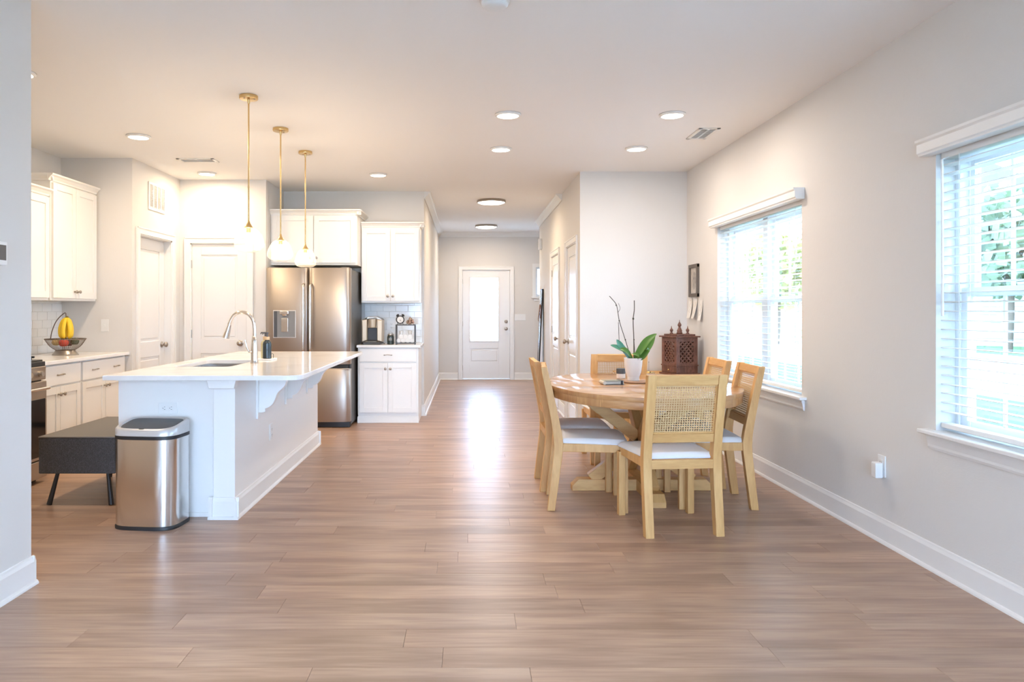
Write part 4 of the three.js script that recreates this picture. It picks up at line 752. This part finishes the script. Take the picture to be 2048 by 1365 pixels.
// ================= DINING =================
const TC = [1.245, 0, -5.25], TH = 0.755;
{
  const g = thing('dining_table', 'oval honey oak dining table with crossed trestle base', 'table', TC);
  const oval = (a, b) => { const s = []; for (let i = 0; i < 120; i++) { const t = i / 120 * Math.PI * 2, c = Math.cos(t), n = Math.sin(t); s.push([Math.sign(c) * Math.pow(Math.abs(c), 0.93) * a, Math.sign(n) * Math.pow(Math.abs(n), 0.93) * b]); } return s; };
  const clip = (s, y0, y1) => { const out = []; for (let i = 0; i < s.length; i++) { const p = s[i], q = s[(i + 1) % s.length]; const inP = p[1] >= y0 && p[1] <= y1; if (inP) out.push(p); for (const y of (q[1] > p[1] ? [y0, y1] : [y1, y0])) if ((p[1] - y) * (q[1] - y) < 0) { const t = (y - p[1]) / (q[1] - p[1]); out.push([p[0] + (q[0] - p[0]) * t, y]); } } return out; };
  const O = oval(0.66, 0.90);
  for (const [y0, y1, n, tone] of [[-0.91, -0.2206, 'top_half'], [-0.2194, 0.2194, 'leaf'], [0.2206, 0.91, 'top_half']]) {
    const q = extrude(clip(O, y0, y1), 0.030, 0.0015).rotateX(-Math.PI / 2).translate(0, TH - 0.030, 0);
    part(n, [metricUV(smooth(q, 0.5), 1.1)], M.tableTop, g);
  }
  const ap = extrude(oval(0.655, 0.895), 0.048, 0.002, [oval(0.63, 0.87).reverse()]).rotateX(-Math.PI / 2).translate(0, TH - 0.078, 0);
  part('apron', [metricUV(smooth(ap, 0.5), 1.1)], M.tableTop, g);
  const bs = (name, geo, along) => part(name, [metricUV(merge([geo]), 1.6, along)], M.oak, g);
  const foot = extrude([[-0.50, 0], [0.50, 0], [0.50, 0.035], [0.455, 0.08], [-0.455, 0.08], [-0.50, 0.035]], 0.09, 0.003).translate(0, 0, -0.045);
  const y1 = TH - 0.078;
  for (const turn of [0, Math.PI / 2]) {
    const R = (q) => q.clone().rotateY(turn).translate(0, 0, 0.05), al = turn ? 'z' : 'x', lift = turn ? 0.0004 : 0;
    bs('foot', R(foot.clone().scale(1, 1 - lift, 1)), al);
    bs('top_rail', R(B(-0.48, 0.48, y1 - 0.05, y1 - 0.0005 - lift, -0.045, 0.045, 0.003)), al);
    for (const s of [-1, 1]) bs('diagonal_brace', R(beam([s * 0.36, 0.075, 0], [-s * 0.36, y1 - 0.045, 0], turn ? 0.062 : 0.064, 0.085)), al);
  }
}
const caneGeo = (() => {                                    // woven cane: paired strands both ways and single diagonals, in the plane of the back
  const w = 0.352, v0 = 0.128, v1 = 0.420, p = 0.0138, out = [];
  for (let i = 0, n = Math.floor(w / p); i <= n; i++) { const x = -w / 2 + i * w / n; out.push(B(x - 0.0029, x + 0.0029, v0, v1, -0.0011, 0.0003)); }
  for (let i = 0, n = Math.floor((v1 - v0) / p); i <= n; i++) { const y = v0 + i * (v1 - v0) / n; out.push(B(-w / 2, w / 2, y - 0.0029, y + 0.0029, -0.0003, 0.0011)); }
  return merge(out);
})();
function makeChair(label) {
  const g = thing('dining_chair', label, 'chair', [0, 0, 0], 0, 'cane back dining chairs');
  const curve = new THREE.CatmullRomCurve3([V3(0, 0, -0.247), V3(0, 0.20, -0.222), V3(0, 0.40, -0.2), V3(0, 0.47, -0.203), V3(0, 0.70, -0.245), V3(0, 0.92, -0.292)], false, 'centripetal');
  const side = []; const n = 30;
  for (const s of [1, -1]) for (let k = 0; k <= n; k++) { const t = s > 0 ? k / n : 1 - k / n, o = curve.getPoint(t), d = curve.getTangent(t), hw = (t < 0.5 ? 0.024 + 0.006 * (t / 0.5) : 0.03 - 0.010 * (t - 0.5) / 0.5); side.push([o.z + s * d.y * hw, Math.max(0, Math.min(0.922, o.y - s * d.z * hw * (t === 0 || t === 1 ? 0 : 1)))]); }
  for (const s of [-1, 1]) part('rear_leg', [metricUV(extrude(side.slice().reverse(), 0.05, 0.003).rotateY(-Math.PI / 2).translate(s * 0.205 + 0.025, 0, 0), 1.6, 'y')], M.oak, g);
  for (const s of [-1, 1]) part('front_leg', [metricUV(B(s * 0.222 - 0.021, s * 0.222 + 0.021, 0, 0.40, 0.194, 0.236, 0.003), 1.6, 'y')], M.oak, g);
  part('seat_frame', [metricUV(merge([B(-0.20, 0.20, 0.378, 0.43, 0.200, 0.228, 0.002), B(-0.185, 0.185, 0.378, 0.43, -0.226, -0.198, 0.002), [-1, 1].map((s) => beam([s * 0.216, 0.404, 0.215], [s * 0.202, 0.404, -0.20], 0.026, 0.052))]), 1.6)], M.oak, g);
  // upholstered seat: crowned, wider at the front with rounded corners
  const nx = 22, nz = 20, pos = [], idx = [];
  const edge = (u, v) => { const z = 0.236 - 0.428 * v, w = 0.247 - 0.042 * v, k = Math.pow(Math.abs(u), 6) * Math.pow(1 - v, 10) * 0.02; return [u * w, z - k + 0.012 * (1 - u * u) * (1 - v)]; };
  for (let j = 0; j <= nz; j++) for (let i = 0; i <= nx; i++) { const u = -1 + 2 * i / nx, v = j / nz, [x, z] = edge(u, v), e = Math.min(1 - Math.abs(u), v * 2, (1 - v) * 2), y = 0.437 + 0.022 * Math.sqrt(clamp01(e / 0.14) * (2 - clamp01(e / 0.14))) + 0.017 * (1 - u * u) * Math.sin(Math.PI * Math.min(1, v * 1.0)); pos.push(x, y, z); }
  for (let j = 0; j < nz; j++) for (let i = 0; i < nx; i++) { const a = j * (nx + 1) + i, b = a + nx + 1; idx.push(a, a + 1, b, a + 1, b + 1, b); }
  const rim = []; for (let i = 0; i <= nx; i++) rim.push(i); for (let j = 1; j <= nz; j++) rim.push(j * (nx + 1) + nx); for (let i = nx - 1; i >= 0; i--) rim.push(nz * (nx + 1) + i); for (let j = nz - 1; j > 0; j--) rim.push(j * (nx + 1));
  const b0 = pos.length / 3; for (const r of rim) pos.push(pos[r * 3] * 0.97, 0.429, (pos[r * 3 + 2] - 0.02) * 0.97 + 0.02);
  for (let k = 0; k < rim.length; k++) { const a = rim[k], b = rim[(k + 1) % rim.length], c = b0 + k, d = b0 + (k + 1) % rim.length; idx.push(a, c, b, b, c, d); }
  const q = new THREE.BufferGeometry(); q.setAttribute('position', new THREE.Float32BufferAttribute(pos, 3)); q.setIndex(idx); q.computeVertexNormals();
  part('seat_cushion', [metricUV(q, 2)], M.linen, g, 'light grey linen seat pad');
  const lean = (geo) => geo.rotateX(-0.197).translate(0, 0.455, -0.2);
  part('top_rail', [metricUV(lean(B(-0.181, 0.181, 0.420, 0.474, -0.014, 0.014, 0.003)), 1.6)], M.oak, g);
  part('lower_rail', [metricUV(lean(B(-0.181, 0.181, 0.078, 0.130, -0.014, 0.014, 0.003)), 1.6)], M.oak, g);
  const c = part('cane_panel', [lean(caneGeo.clone().translate(0, 0, -0.002))], M.cane, g, 'open woven cane panel'); c.userData.kind = 'stuff';
  part('cane_bead', [lean(merge([B(-0.181, -0.172, 0.13, 0.42, -0.006, 0.006), B(0.172, 0.181, 0.13, 0.42, -0.006, 0.006), B(-0.18, 0.18, 0.412, 0.42, -0.006, 0.006), B(-0.18, 0.18, 0.13, 0.138, -0.006, 0.006)]))], M.oak, g);
  return g;
}
{
  const spots = [
    [1.205, -4.355, -0.09, -1, 'nearest cane back dining chair with its back to the viewer'],
    [0.800, -4.835, 1, -0.09, 'nearer of the two cane chairs on the hallway side of the table'],
    [0.782, -5.345, 1, 0.0, 'farther of the two cane chairs on the hallway side of the table'],
    [1.611, -4.890, -1, 0.06, 'nearer of the two cane chairs on the window side of the table'],
    [1.590, -5.430, -1, 0.02, 'farther of the two cane chairs on the window side of the table'],
    [1.262, -6.280, 0.03, 1, 'cane back dining chair at the far table end behind the orchid']];
  const proto = makeChair(spots[0][4]);
  spots.forEach(([x, z, fx, fz, label], i) => {
    const o = i ? proto.clone() : proto;
    if (i) { o.name = numbered('dining_chair'); scene.add(o); o.userData = { ...proto.userData, label }; }
    o.position.set(x, 0, z); o.rotation.y = Math.atan2(fx, fz);
  });
}

// on the table
const tt = TH + 0.0005;
{
  const g = thing('wooden_tray', 'thin round wooden tray under the orchid pot', 'tray', [1.245, tt, -5.33]);
  part('board', lathe([[0, 0], [0.115, 0], [0.122, 0.004], [0.122, 0.010], [0.117, 0.012], [0, 0.010]], 44), std({ color: rgb(0.46, 0.27, 0.16), roughness: 0.45 }), g);
}
{
  const g = thing('orchid_pot', 'orchid with two bare stems in a pale ceramic pot', 'potted plant', [1.222, tt + 0.011, -5.345]);
  part('pot', lathe([[0, 0], [0.042, 0], [0.044, 0.002], [0.044, 0.026], [0.046, 0.030], [0.057, 0.062], [0.064, 0.11], [0.067, 0.160], [0.068, 0.166], [0.064, 0.167], [0.061, 0.150], [0, 0.148]], 44), M.ceramic, g, 'pale blush ceramic pot');
  part('moss', ball(0.058, 0, 0.148, 0, 1, 0.22, 1, 18), M.moss, g);
  const leaf = (pts, w, m) => {                             // strap leaf: folded blade with thickness, tapering to a point
    const c = new THREE.CatmullRomCurve3(pts.map((p) => V3(...p))), n = 24, pos = [], idx = [], cols = 5;
    for (let k = 0; k <= n; k++) {
      const t = k / n, o = c.getPoint(t), d = c.getTangent(t), s = V3(0, 1, 0).cross(d); if (s.length() < 0.15) s.set(0, 0, 1).cross(d); s.normalize();
      const s0 = s.clone(), u0 = V3().crossVectors(d, s0), ph = d.x < 0 ? -0.85 : 0.85; s.copy(s0).multiplyScalar(Math.cos(ph)).addScaledVector(u0, Math.sin(ph)); const u = V3().crossVectors(d, s), ww = w * Math.pow(Math.sin(Math.PI * Math.min(0.999, 0.10 + 0.9 * t)), 0.6) * (t > 0.97 ? 0.5 : 1) + 0.0006;
      for (const lay of [0.0013, -0.0013]) for (let j = 0; j < cols; j++) { const a = -1 + 2 * j / (cols - 1), q = o.clone().addScaledVector(s, a * ww).addScaledVector(u, Math.abs(a) * ww * 0.30 + lay * (1 - 0.8 * Math.abs(a))); pos.push(q.x, q.y, q.z); }
    }
    const row = cols * 2;
    for (let k = 0; k < n; k++) for (let lay = 0; lay < 2; lay++) for (let j = 0; j < cols - 1; j++) { const a = k * row + lay * cols + j, b = a + row; lay ? idx.push(a, b, a + 1, a + 1, b, b + 1) : idx.push(a, a + 1, b, a + 1, b + 1, b); }
    const q = new THREE.BufferGeometry(); q.setAttribute('position', new THREE.Float32BufferAttribute(pos, 3)); q.setIndex(idx); q.computeVertexNormals();
    part('leaf', [q], m, g);
  };
  leaf([[0.01, 0.145, 0.01], [0.05, 0.22, 0.02], [0.10, 0.295, 0.025], [0.165, 0.345, 0.03]], 0.0305, M.leafA);
  leaf([[0.02, 0.145, 0.0], [0.07, 0.19, -0.01], [0.13, 0.265, -0.02], [0.168, 0.338, -0.025]], 0.0261, M.leafA);
  leaf([[0.03, 0.15, 0.02], [0.07, 0.18, 0.04], [0.09, 0.215, 0.05], [0.095, 0.245, 0.05]], 0.0319, M.leafA);
  leaf([[-0.01, 0.145, 0.0], [-0.06, 0.20, 0.01], [-0.10, 0.25, 0.02], [-0.128, 0.302, 0.02]], 0.0391, M.leafB);
  leaf([[-0.01, 0.148, 0.02], [-0.07, 0.215, 0.04], [-0.13, 0.245, 0.05], [-0.178, 0.262, 0.05]], 0.0232, M.leafB);
  leaf([[-0.005, 0.147, 0.03], [-0.04, 0.19, 0.05], [-0.075, 0.225, 0.055], [-0.11, 0.235, 0.05]], 0.0247, M.leafA);
  leaf([[0.0, 0.147, 0.03], [0.03, 0.17, 0.055], [0.02, 0.19, 0.06], [-0.02, 0.20, 0.06]], 0.0203, M.leafA);
  part('flower_stem', [tube([[-0.012, 0.145, 0], [-0.06, 0.30, 0.005], [-0.105, 0.44, 0.01], [-0.128, 0.56, 0.01], [-0.158, 0.60, 0.01], [-0.178, 0.622, 0.01]], 0.0027, 48, 6), [0.30, 0.44, 0.555].map((y, i) => ball(0.005, [-0.06, -0.105, -0.127][i], y, 0.007, 1, 1.4, 1, 8)), tube([[-0.115, 0.50, 0.01], [-0.10, 0.53, 0.012], [-0.112, 0.57, 0.01]], 0.0015, 12, 5)], M.stem, g);
  part('flower_stem', [tube([[0.004, 0.145, 0], [0.004, 0.30, 0], [0.0, 0.45, -0.002], [0.008, 0.52, -0.002], [0.008, 0.59, -0.002]], 0.0032, 40, 6), ball(0.007, 0.0, 0.455, 0, 1, 1.4, 1, 8), ball(0.005, 0.005, 0.30, 0, 1, 1.4, 1, 8)], M.stem, g);
  part('support_stake', [bar([-0.10, 0.24, -0.01], [-0.108, 0.43, -0.005], 0.0022, 6), bar([0.018, 0.145, -0.012], [0.006, 0.31, -0.006], 0.0022, 6)], M.stem, g);
}
{
  const g = thing('notebook_stack', 'small stack of grey green notebooks left of the orchid', 'notebooks', [1.035, tt, -5.175], 0.12), cov = std({ color: rgb(0.25, 0.25, 0.20), roughness: 0.7 });
  part('bottom_cover', B(-0.07, 0.07, 0, 0.004, -0.05, 0.05, 0.0015), M.darkGrey, g);
  part('pages', B(-0.066, 0.068, 0.004, 0.024, -0.047, 0.047, 0.002), std({ color: rgb(0.50, 0.49, 0.43), roughness: 0.9 }), g);
  part('top_cover', B(-0.07, 0.07, 0.024, 0.029, -0.05, 0.05, 0.0015), cov, g);
  part('strap', [B(0.045, 0.06, -0.0003, 0.0305, -0.051, 0.051, 0.001)], M.black, g);
  part('rolled_edge', [bar([-0.072, 0.014, -0.05], [-0.072, 0.014, 0.05], 0.013, 14)], std({ color: rgb(0.60, 0.55, 0.46), roughness: 0.7 }), g);
}
{
  const g = thing('small_jar', 'little cream jar with dark grey lid behind the orchid pot', 'jar', [1.185, tt, -5.60]);
  part('body', lathe([[0, 0], [0.030, 0], [0.033, 0.004], [0.033, 0.036], [0.03, 0.040], [0, 0.040]], 28), M.ceramic, g);
  part('lid', lathe([[0, 0.040], [0.034, 0.040], [0.035, 0.043], [0.035, 0.076], [0.032, 0.080], [0, 0.080]], 28), M.darkGrey, g);
}
// low wooden console with the carved shrine
{
  const g = thing('console_table', 'low wooden console in the corner under the carved shrine', 'console table', [1.90, 0, -7.27]), h = 0.655;
  const q = (name, geo, al = 'x') => part(name, [metricUV(merge([geo]), 1.4, al)], M.oak, g);
  q('top', B(-0.385, 0.365, h - 0.025, h, -0.295, 0.295, 0.004));
  for (const sx of [-0.36, 0.34]) for (const sz of [-0.26, 0.26]) q('leg', B(sx - 0.02, sx + 0.02, 0, h - 0.025, sz - 0.02, sz + 0.02, 0.003), 'y');
  q('apron', [B(-0.36, 0.34, h - 0.10, h - 0.025, 0.25, 0.27, 0.002), B(-0.36, 0.34, h - 0.10, h - 0.025, -0.27, -0.25, 0.002)]);
  q('lower_shelf', B(-0.37, 0.35, 0.16, 0.18, -0.27, 0.27, 0.003));
}
{
  const g = thing('carved_shrine', 'small dark carved wooden shrine with lattice sides and finials', 'shrine', [2.085, 0.6555, -7.13], 0.34), a = 0.122, H0 = 0.385;
  const q = (n, geo, p = g) => part(n, [metricUV(merge([geo]), 1.5, 'y')], M.shrine, p);
  q('base', [B(-a - 0.018, a + 0.018, 0, 0.018, -a - 0.018, a + 0.018, 0.004), B(-a, a, 0.018, 0.085, -a, a, 0.003)]);
  q('moulding', [B(-a - 0.006, a + 0.006, 0.085, 0.098, -a - 0.006, a + 0.006, 0.003)]);
  for (const [x, z] of [[-1, -1], [1, -1], [-1, 1], [1, 1]]) q('post', B(x * (a - 0.014) - 0.014, x * (a - 0.014) + 0.014, 0.098, H0 - 0.02, z * (a - 0.014) - 0.014, z * (a - 0.014) + 0.014, 0.003));
  const lat = [], w = a - 0.026, y0 = 0.105, y1 = H0 - 0.03;
  for (let k = -9; k < 10; k++) for (const s of [-1, 1]) {       // diagonal strips clipped to the opening
    const c = k * 0.046, p = []; for (const x of [-w, w]) { const y = (y0 + y1) / 2 + s * x + c; if (y >= y0 && y <= y1) p.push([x, y]); }
    for (const y of [y0, y1]) { const x = s * (y - (y0 + y1) / 2 - c); if (Math.abs(x) < w) p.push([x, y]); }
    if (p.length >= 2 && Math.hypot(p[0][0] - p[1][0], p[0][1] - p[1][1]) > 0.015) lat.push([p[0], p[1]]);
  }
  for (const t of [0, Math.PI / 2, Math.PI, -Math.PI / 2]) {
    q('lattice', [lat.map(([p, r]) => beam([p[0], p[1], a - 0.012], [r[0], r[1], a - 0.012], 0.013, 0.010, [0, 0, 1], 0.001)), B(-w, w, y0 - 0.008, y0 + 0.014, a - 0.02, a - 0.002), B(-w, w, y1 - 0.03, y1 + 0.01, a - 0.02, a - 0.002), B(-w, -w + 0.014, y0, y1, a - 0.02, a - 0.003), B(w - 0.014, w, y0, y1, a - 0.02, a - 0.003)].flat().map((b) => b.rotateY(t)));
  }
  const d = q('drawer', [B(-0.085, 0.0, 0.026, 0.076, -a - 0.006, -a + 0.01, 0.003).rotateY(Math.PI / 2).translate(0, 0, 0.045)]);
  part('drawer_knob', ball(0.009, -a - 0.012, 0.05, 0.01, 1, 1, 1, 12), M.brass, d);
  q('cornice', [B(-a - 0.02, a + 0.02, H0 - 0.02, H0 - 0.006, -a - 0.02, a + 0.02, 0.004), B(-a + 0.015, a - 0.015, H0 - 0.006, H0 + 0.012, -a + 0.015, a - 0.015, 0.004)]);
  const fin = (k) => lathe([[0, 0], [0.018, 0], [0.016, 0.008], [0.008, 0.016], [0.012, 0.024], [0.017, 0.036], [0.015, 0.046], [0.007, 0.056], [0.005, 0.064], [0.002, 0.082], [0, 0.084]].map(([r, y]) => [r, y * k]), 18);
  for (const s of [-1, 1]) q('finial', fin(0.95).translate(s * 0.062, H0 + 0.012, s * 0.044));
  q('central_finial', [lathe([[0, 0], [0.03, 0], [0.028, 0.012], [0.022, 0.02], [0.026, 0.03], [0.018, 0.05], [0.012, 0.062], [0.01, 0.07], [0.018, 0.082], [0.019, 0.09], [0.012, 0.105], [0.004, 0.118], [0.002, 0.138], [0, 0.14]], 20).translate(0, H0 + 0.012, 0)]);
}
{
  const g = thing('incense_holder', 'small brass incense holder with upright stick on console', 'incense holder', [1.79, 0.6555, -7.16]);
  part('dish', lathe([[0, 0.004], [0.05, 0.003], [0.062, 0.010], [0.064, 0.012], [0.052, 0.0], [0, 0.0]], 28), M.brass, g);
  part('bird', [ball(0.016, 0, 0.018, 0, 1.4, 0.8, 0.9, 14), ball(0.008, -0.022, 0.03, 0, 1, 1, 1, 10), new THREE.ConeGeometry(0.008, 0.045, 8).rotateZ(-1.3).translate(0.04, 0.016, 0)], M.brass, g);
  part('stick', [bar([0.002, 0.02, 0], [0.0, 0.115, 0], 0.0016, 6), ball(0.006, 0, 0.118, 0, 1, 1, 1, 10)], M.nickel, g);
}
// on the window wall near the corner
const scribble = (seed, ink) => dataTexture(64, 96, (u, v) => { const n = vnoise(u * 9, v * 16, 9, 16, seed), l = Math.abs(u - 0.5 - 0.18 * Math.sin(v * 22 + seed)) < 0.03 && v > 0.25 && v < 0.8; return l || (n > 0.86 && u > 0.25 && u < 0.75) ? ink : [0.90, 0.89, 0.87]; }, true);
{
  const g = thing('picture_frame', 'small dark framed picture on the wall above the papers', 'picture frame', [2.30, 1.585, -7.33], -Math.PI / 2), w = 0.14, h = 0.165, f = 0.036;
  part('frame', [B(-w, -w + f, -h, h, 0, 0.026, 0.004), B(w - f, w, -h, h, 0, 0.026, 0.004), B(-w, w, h - f, h, 0, 0.0262, 0.004), B(-w, w, -h, -h + f, 0, 0.0262, 0.004)], std({ color: rgb(0.115, 0.095, 0.08), roughness: 0.5 }), g, 'dark grey wooden frame');
  const img = std({ map: dataTexture(64, 80, (u, v) => { const r = Math.hypot((u - 0.5) * 1.3, v - 0.5), n = vnoise(u * 12, v * 12, 12, 12, 91); const k = r < 0.34 ? 0.52 + 0.2 * n : 0.70 + 0.1 * n; return [k, k * 0.96, k * 0.91]; }, true), roughness: 0.5 });
  part('picture', new THREE.BoxGeometry((w - f) * 2, (h - f) * 2, 0.006).translate(0, 0, 0.006), img, g, 'faded grey print');
}
[[-7.46, 1.305, 0.06, 'leftmost white note pinned to the wall below the frame', 3, [0.75, 0.70, 0.67]], [-7.30, 1.30, -0.04, 'middle white note with upturned corner below the frame', 11, [0.80, 0.72, 0.66]], [-7.115, 1.285, 0.02, 'rightmost narrow white note on the wall below the frame', 19, [0.45, 0.42, 0.42]]].forEach(([z, y, rot, label, seed, ink], i) => {
  const w = i === 2 ? 0.085 : 0.12, h = 0.20, p = new THREE.PlaneGeometry(w, h, 6, 10), q = p.attributes.position;
  for (let k = 0; k < q.count; k++) { const v = q.getY(k) / h + 0.5, u = q.getX(k) / w + 0.5; q.setZ(k, 0.003 + 0.028 * (1 - v) ** 2 + (i === 1 ? 0.03 * Math.pow(clamp01(u - 0.3) * clamp01(1 - v), 1.5) : 0)); }
  p.computeVertexNormals();
  const back = p.clone(); back.translate(0, 0, -0.0006); const bi = back.index.array; for (let k = 0; k < bi.length; k += 3) { const t = bi[k]; bi[k] = bi[k + 1]; bi[k + 1] = t; } back.computeVertexNormals();
  const o = single('wall_note', [p, back], std({ map: scribble(seed, ink), roughness: 0.9 }), label, 'paper note', [2.298, y, z], 'paper notes on the wall'); o.rotation.set(0, -Math.PI / 2, rot, 'YXZ');
});
// leaning at the end of the hallway
{
  const g = thing('leaning_mirror', 'tall thin black framed mirror leaning on the right hallway wall', 'mirror', [1.085, 0, -11.30]);
  const tilt = (q) => q.rotateZ(-0.047), L = 1.62;
  part('frame', [tilt(merge([B(-0.012, 0.012, 0, L, -0.10, -0.085, 0.002), B(-0.012, 0.012, 0, L, 0.085, 0.10, 0.002), B(-0.012, 0.012, L - 0.02, L, -0.1, 0.1, 0.002), B(-0.012, 0.012, 0, 0.02, -0.1, 0.1, 0.002)]))], M.black, g);
  part('glass', [tilt(B(-0.008, 0.004, 0.015, L - 0.015, -0.09, 0.09))], M.chrome, g);
  part('backing', [tilt(B(0.004, 0.009, 0.012, L - 0.012, -0.092, 0.092))], M.darkGrey, g);
}
{
  const g = thing('hanging_strap', 'brown strap hanging at the top of the leaning mirror', 'strap', [1.118, 1.13, -11.19]);
  part('loop', [tube([[0.005, 0.26, 0], [-0.012, 0.12, 0.004], [-0.022, 0, 0.006], [0, -0.03, 0.004], [0.006, 0.05, 0.0], [0.012, 0.2, 0]], 0.007, 36, 8, true)], std({ color: rgb(0.20, 0.085, 0.035), roughness: 0.6 }), g);
  part('buckle', [B(-0.02, 0.008, -0.03, 0.03, -0.004, 0.012, 0.003)], M.nickel, g);
}

// ================= OUTSIDE =================
struct('lawn', [B(2.6, 9.6, -0.35, -0.30, 8, -40), B(-14, 2.6, -0.35, -0.30, -16.5, -40), B(-14, 9.6, -0.35, -0.30, 7.2, 40)], std({ color: rgb(0.045, 0.085, 0.036), roughness: 1 }), 'green lawn outside the windows', 'lawn');
struct('porch', [B(-1.6, 3.2, -0.28, -0.02, -13.65, -16.5), B(-3, 3.2, -0.28, -0.02, 3.85, 7.2)], std({ color: rgb(0.60, 0.59, 0.56), roughness: 0.9 }), 'pale concrete porch slab outside the front door', 'porch');
struct('street', [B(9.6, 19, -0.36, -0.29, 40, -60)], std({ color: rgb(0.56, 0.55, 0.53), roughness: 0.9 }), 'pale concrete street beyond the lawn', 'street');
struct('far_lawn', [B(19, 70, -0.35, -0.27, 40, -80)], std({ color: rgb(0.10, 0.16, 0.06), roughness: 1 }), 'grass across the street', 'lawn');
{
  const siding = std({ color: rgb(0.50, 0.56, 0.62), roughness: 0.8 }), roof = std({ color: rgb(0.16, 0.16, 0.17), roughness: 0.9 }), glass = std({ color: rgb(0.05, 0.07, 0.09), roughness: 0.1 });
  const house = (x, z, turn, w, d, h, label, wins) => {
    const g = thing('neighbor_house', label, 'house', [x, -0.28, z], turn);
    part('walls', [B(-w / 2, w / 2, 0, h, -d / 2, d / 2)], siding, g);
    part('gable_roof', [extrude([[-w / 2 - 0.4, h], [w / 2 + 0.4, h], [0, h + w * 0.32]], d + 0.8).translate(0, 0, -d / 2 - 0.4)], roof, g);
    for (const [wx, wy] of wins) { const f = part('window', [B(wx - 0.55, wx + 0.55, wy - 0.85, wy + 0.85, d / 2, d / 2 + 0.06)], M.vinyl, g); for (const s of [-1, 1]) part('pane', B(wx - 0.46, wx + 0.46, wy + (s > 0 ? 0.04 : -0.76), wy + (s > 0 ? 0.76 : -0.04), d / 2 + 0.05, d / 2 + 0.07), glass, f); }
    for (let k = 1; k < 16; k++) part('clapboard', B(-w / 2 - 0.01, w / 2 + 0.01, k * h / 16, k * h / 16 + 0.03, d / 2, d / 2 + 0.025), siding, g);
    part('door', B(-0.5, 0.5, 0, 2.1, d / 2, d / 2 + 0.05), roof, g);
  };
  house(24, -36, -0.55, 10, 8, 5.6, 'blue grey neighbouring house seen through the dining window', [[-3, 1.6], [3, 1.6], [-3, 4.2], [0, 4.2], [3, 4.2]]);
  house(33, -27, -0.9, 11, 8, 5.6, 'blue grey neighbouring house seen through the right window', [[-3, 1.6], [3, 1.6], [-3, 4.2], [0, 4.2], [3, 4.2]]);
}
{
  const leafGeo = new THREE.PlaneGeometry(0.16, 0.10), bark = std({ color: rgb(0.14, 0.10, 0.07), roughness: 0.9 });
  const tree = (x, z, h, r, c, label, seed, name = 'shade_tree') => {
    const g = thing(name, label, 'tree', [x, -0.28, z]), rr = mulberry(seed), n = 900, m = new THREE.InstancedMesh(leafGeo, phys({ color: rgb(...c), roughness: 0.9, transmission: 0.35, thickness: 0 }), n), d = new THREE.Object3D();
    for (let i = 0; i < n; i++) { const a = rr() * 6.283, b = Math.acos(2 * rr() - 1), q = r * Math.pow(rr(), 0.4); d.position.set(Math.sin(b) * Math.cos(a) * q, h - r * 0.9 + Math.cos(b) * q * 1.0, Math.sin(b) * Math.sin(a) * q); d.rotation.set(rr() * 6, rr() * 6, rr() * 6); d.scale.setScalar(r * (0.7 + rr())); d.updateMatrix(); m.setMatrixAt(i, d.matrix); }
    m.name = 'foliage'; m.userData.kind = 'stuff'; m.castShadow = m.receiveShadow = true; g.add(m);
    part('trunk', [tube([[0, 0, 0], [0.05, h * 0.3, 0.02], [-0.03, h * 0.6, 0]], r * 0.07, 12, 8), bar([0, h * 0.45, 0], [r * 0.4, h * 0.75, 0.1], r * 0.035, 6), bar([0, h * 0.5, 0], [-r * 0.35, h * 0.78, -0.1], r * 0.035, 6)], bark, g);
  };
  tree(20.5, -27.5, 6.2, 2.2, [0.22, 0.27, 0.15], 'leafy tree seen through the upper right window panes', 3);
  tree(14.5, -34, 5.2, 1.9, [0.42, 0.40, 0.12], 'yellow green tree seen through the dining window', 4);
  tree(26.5, -22, 7, 2.6, [0.11, 0.2, 0.05], 'dark green tree across the street', 6);
  for (let i = 0; i < 4; i++) tree(20.6 + i * 1.6, -24.6 - i * 0.7, 1.3, 0.85, [0.10, 0.19, 0.06], ['first', 'second', 'third', 'fourth'][i] + ' rounded shrub from the left across the street', 20 + i, 'round_shrub');
}
scene.traverse((o) => { if (o.isMesh) { o.castShadow = true; o.receiveShadow = true; } });
renderer.render(scene, camera);
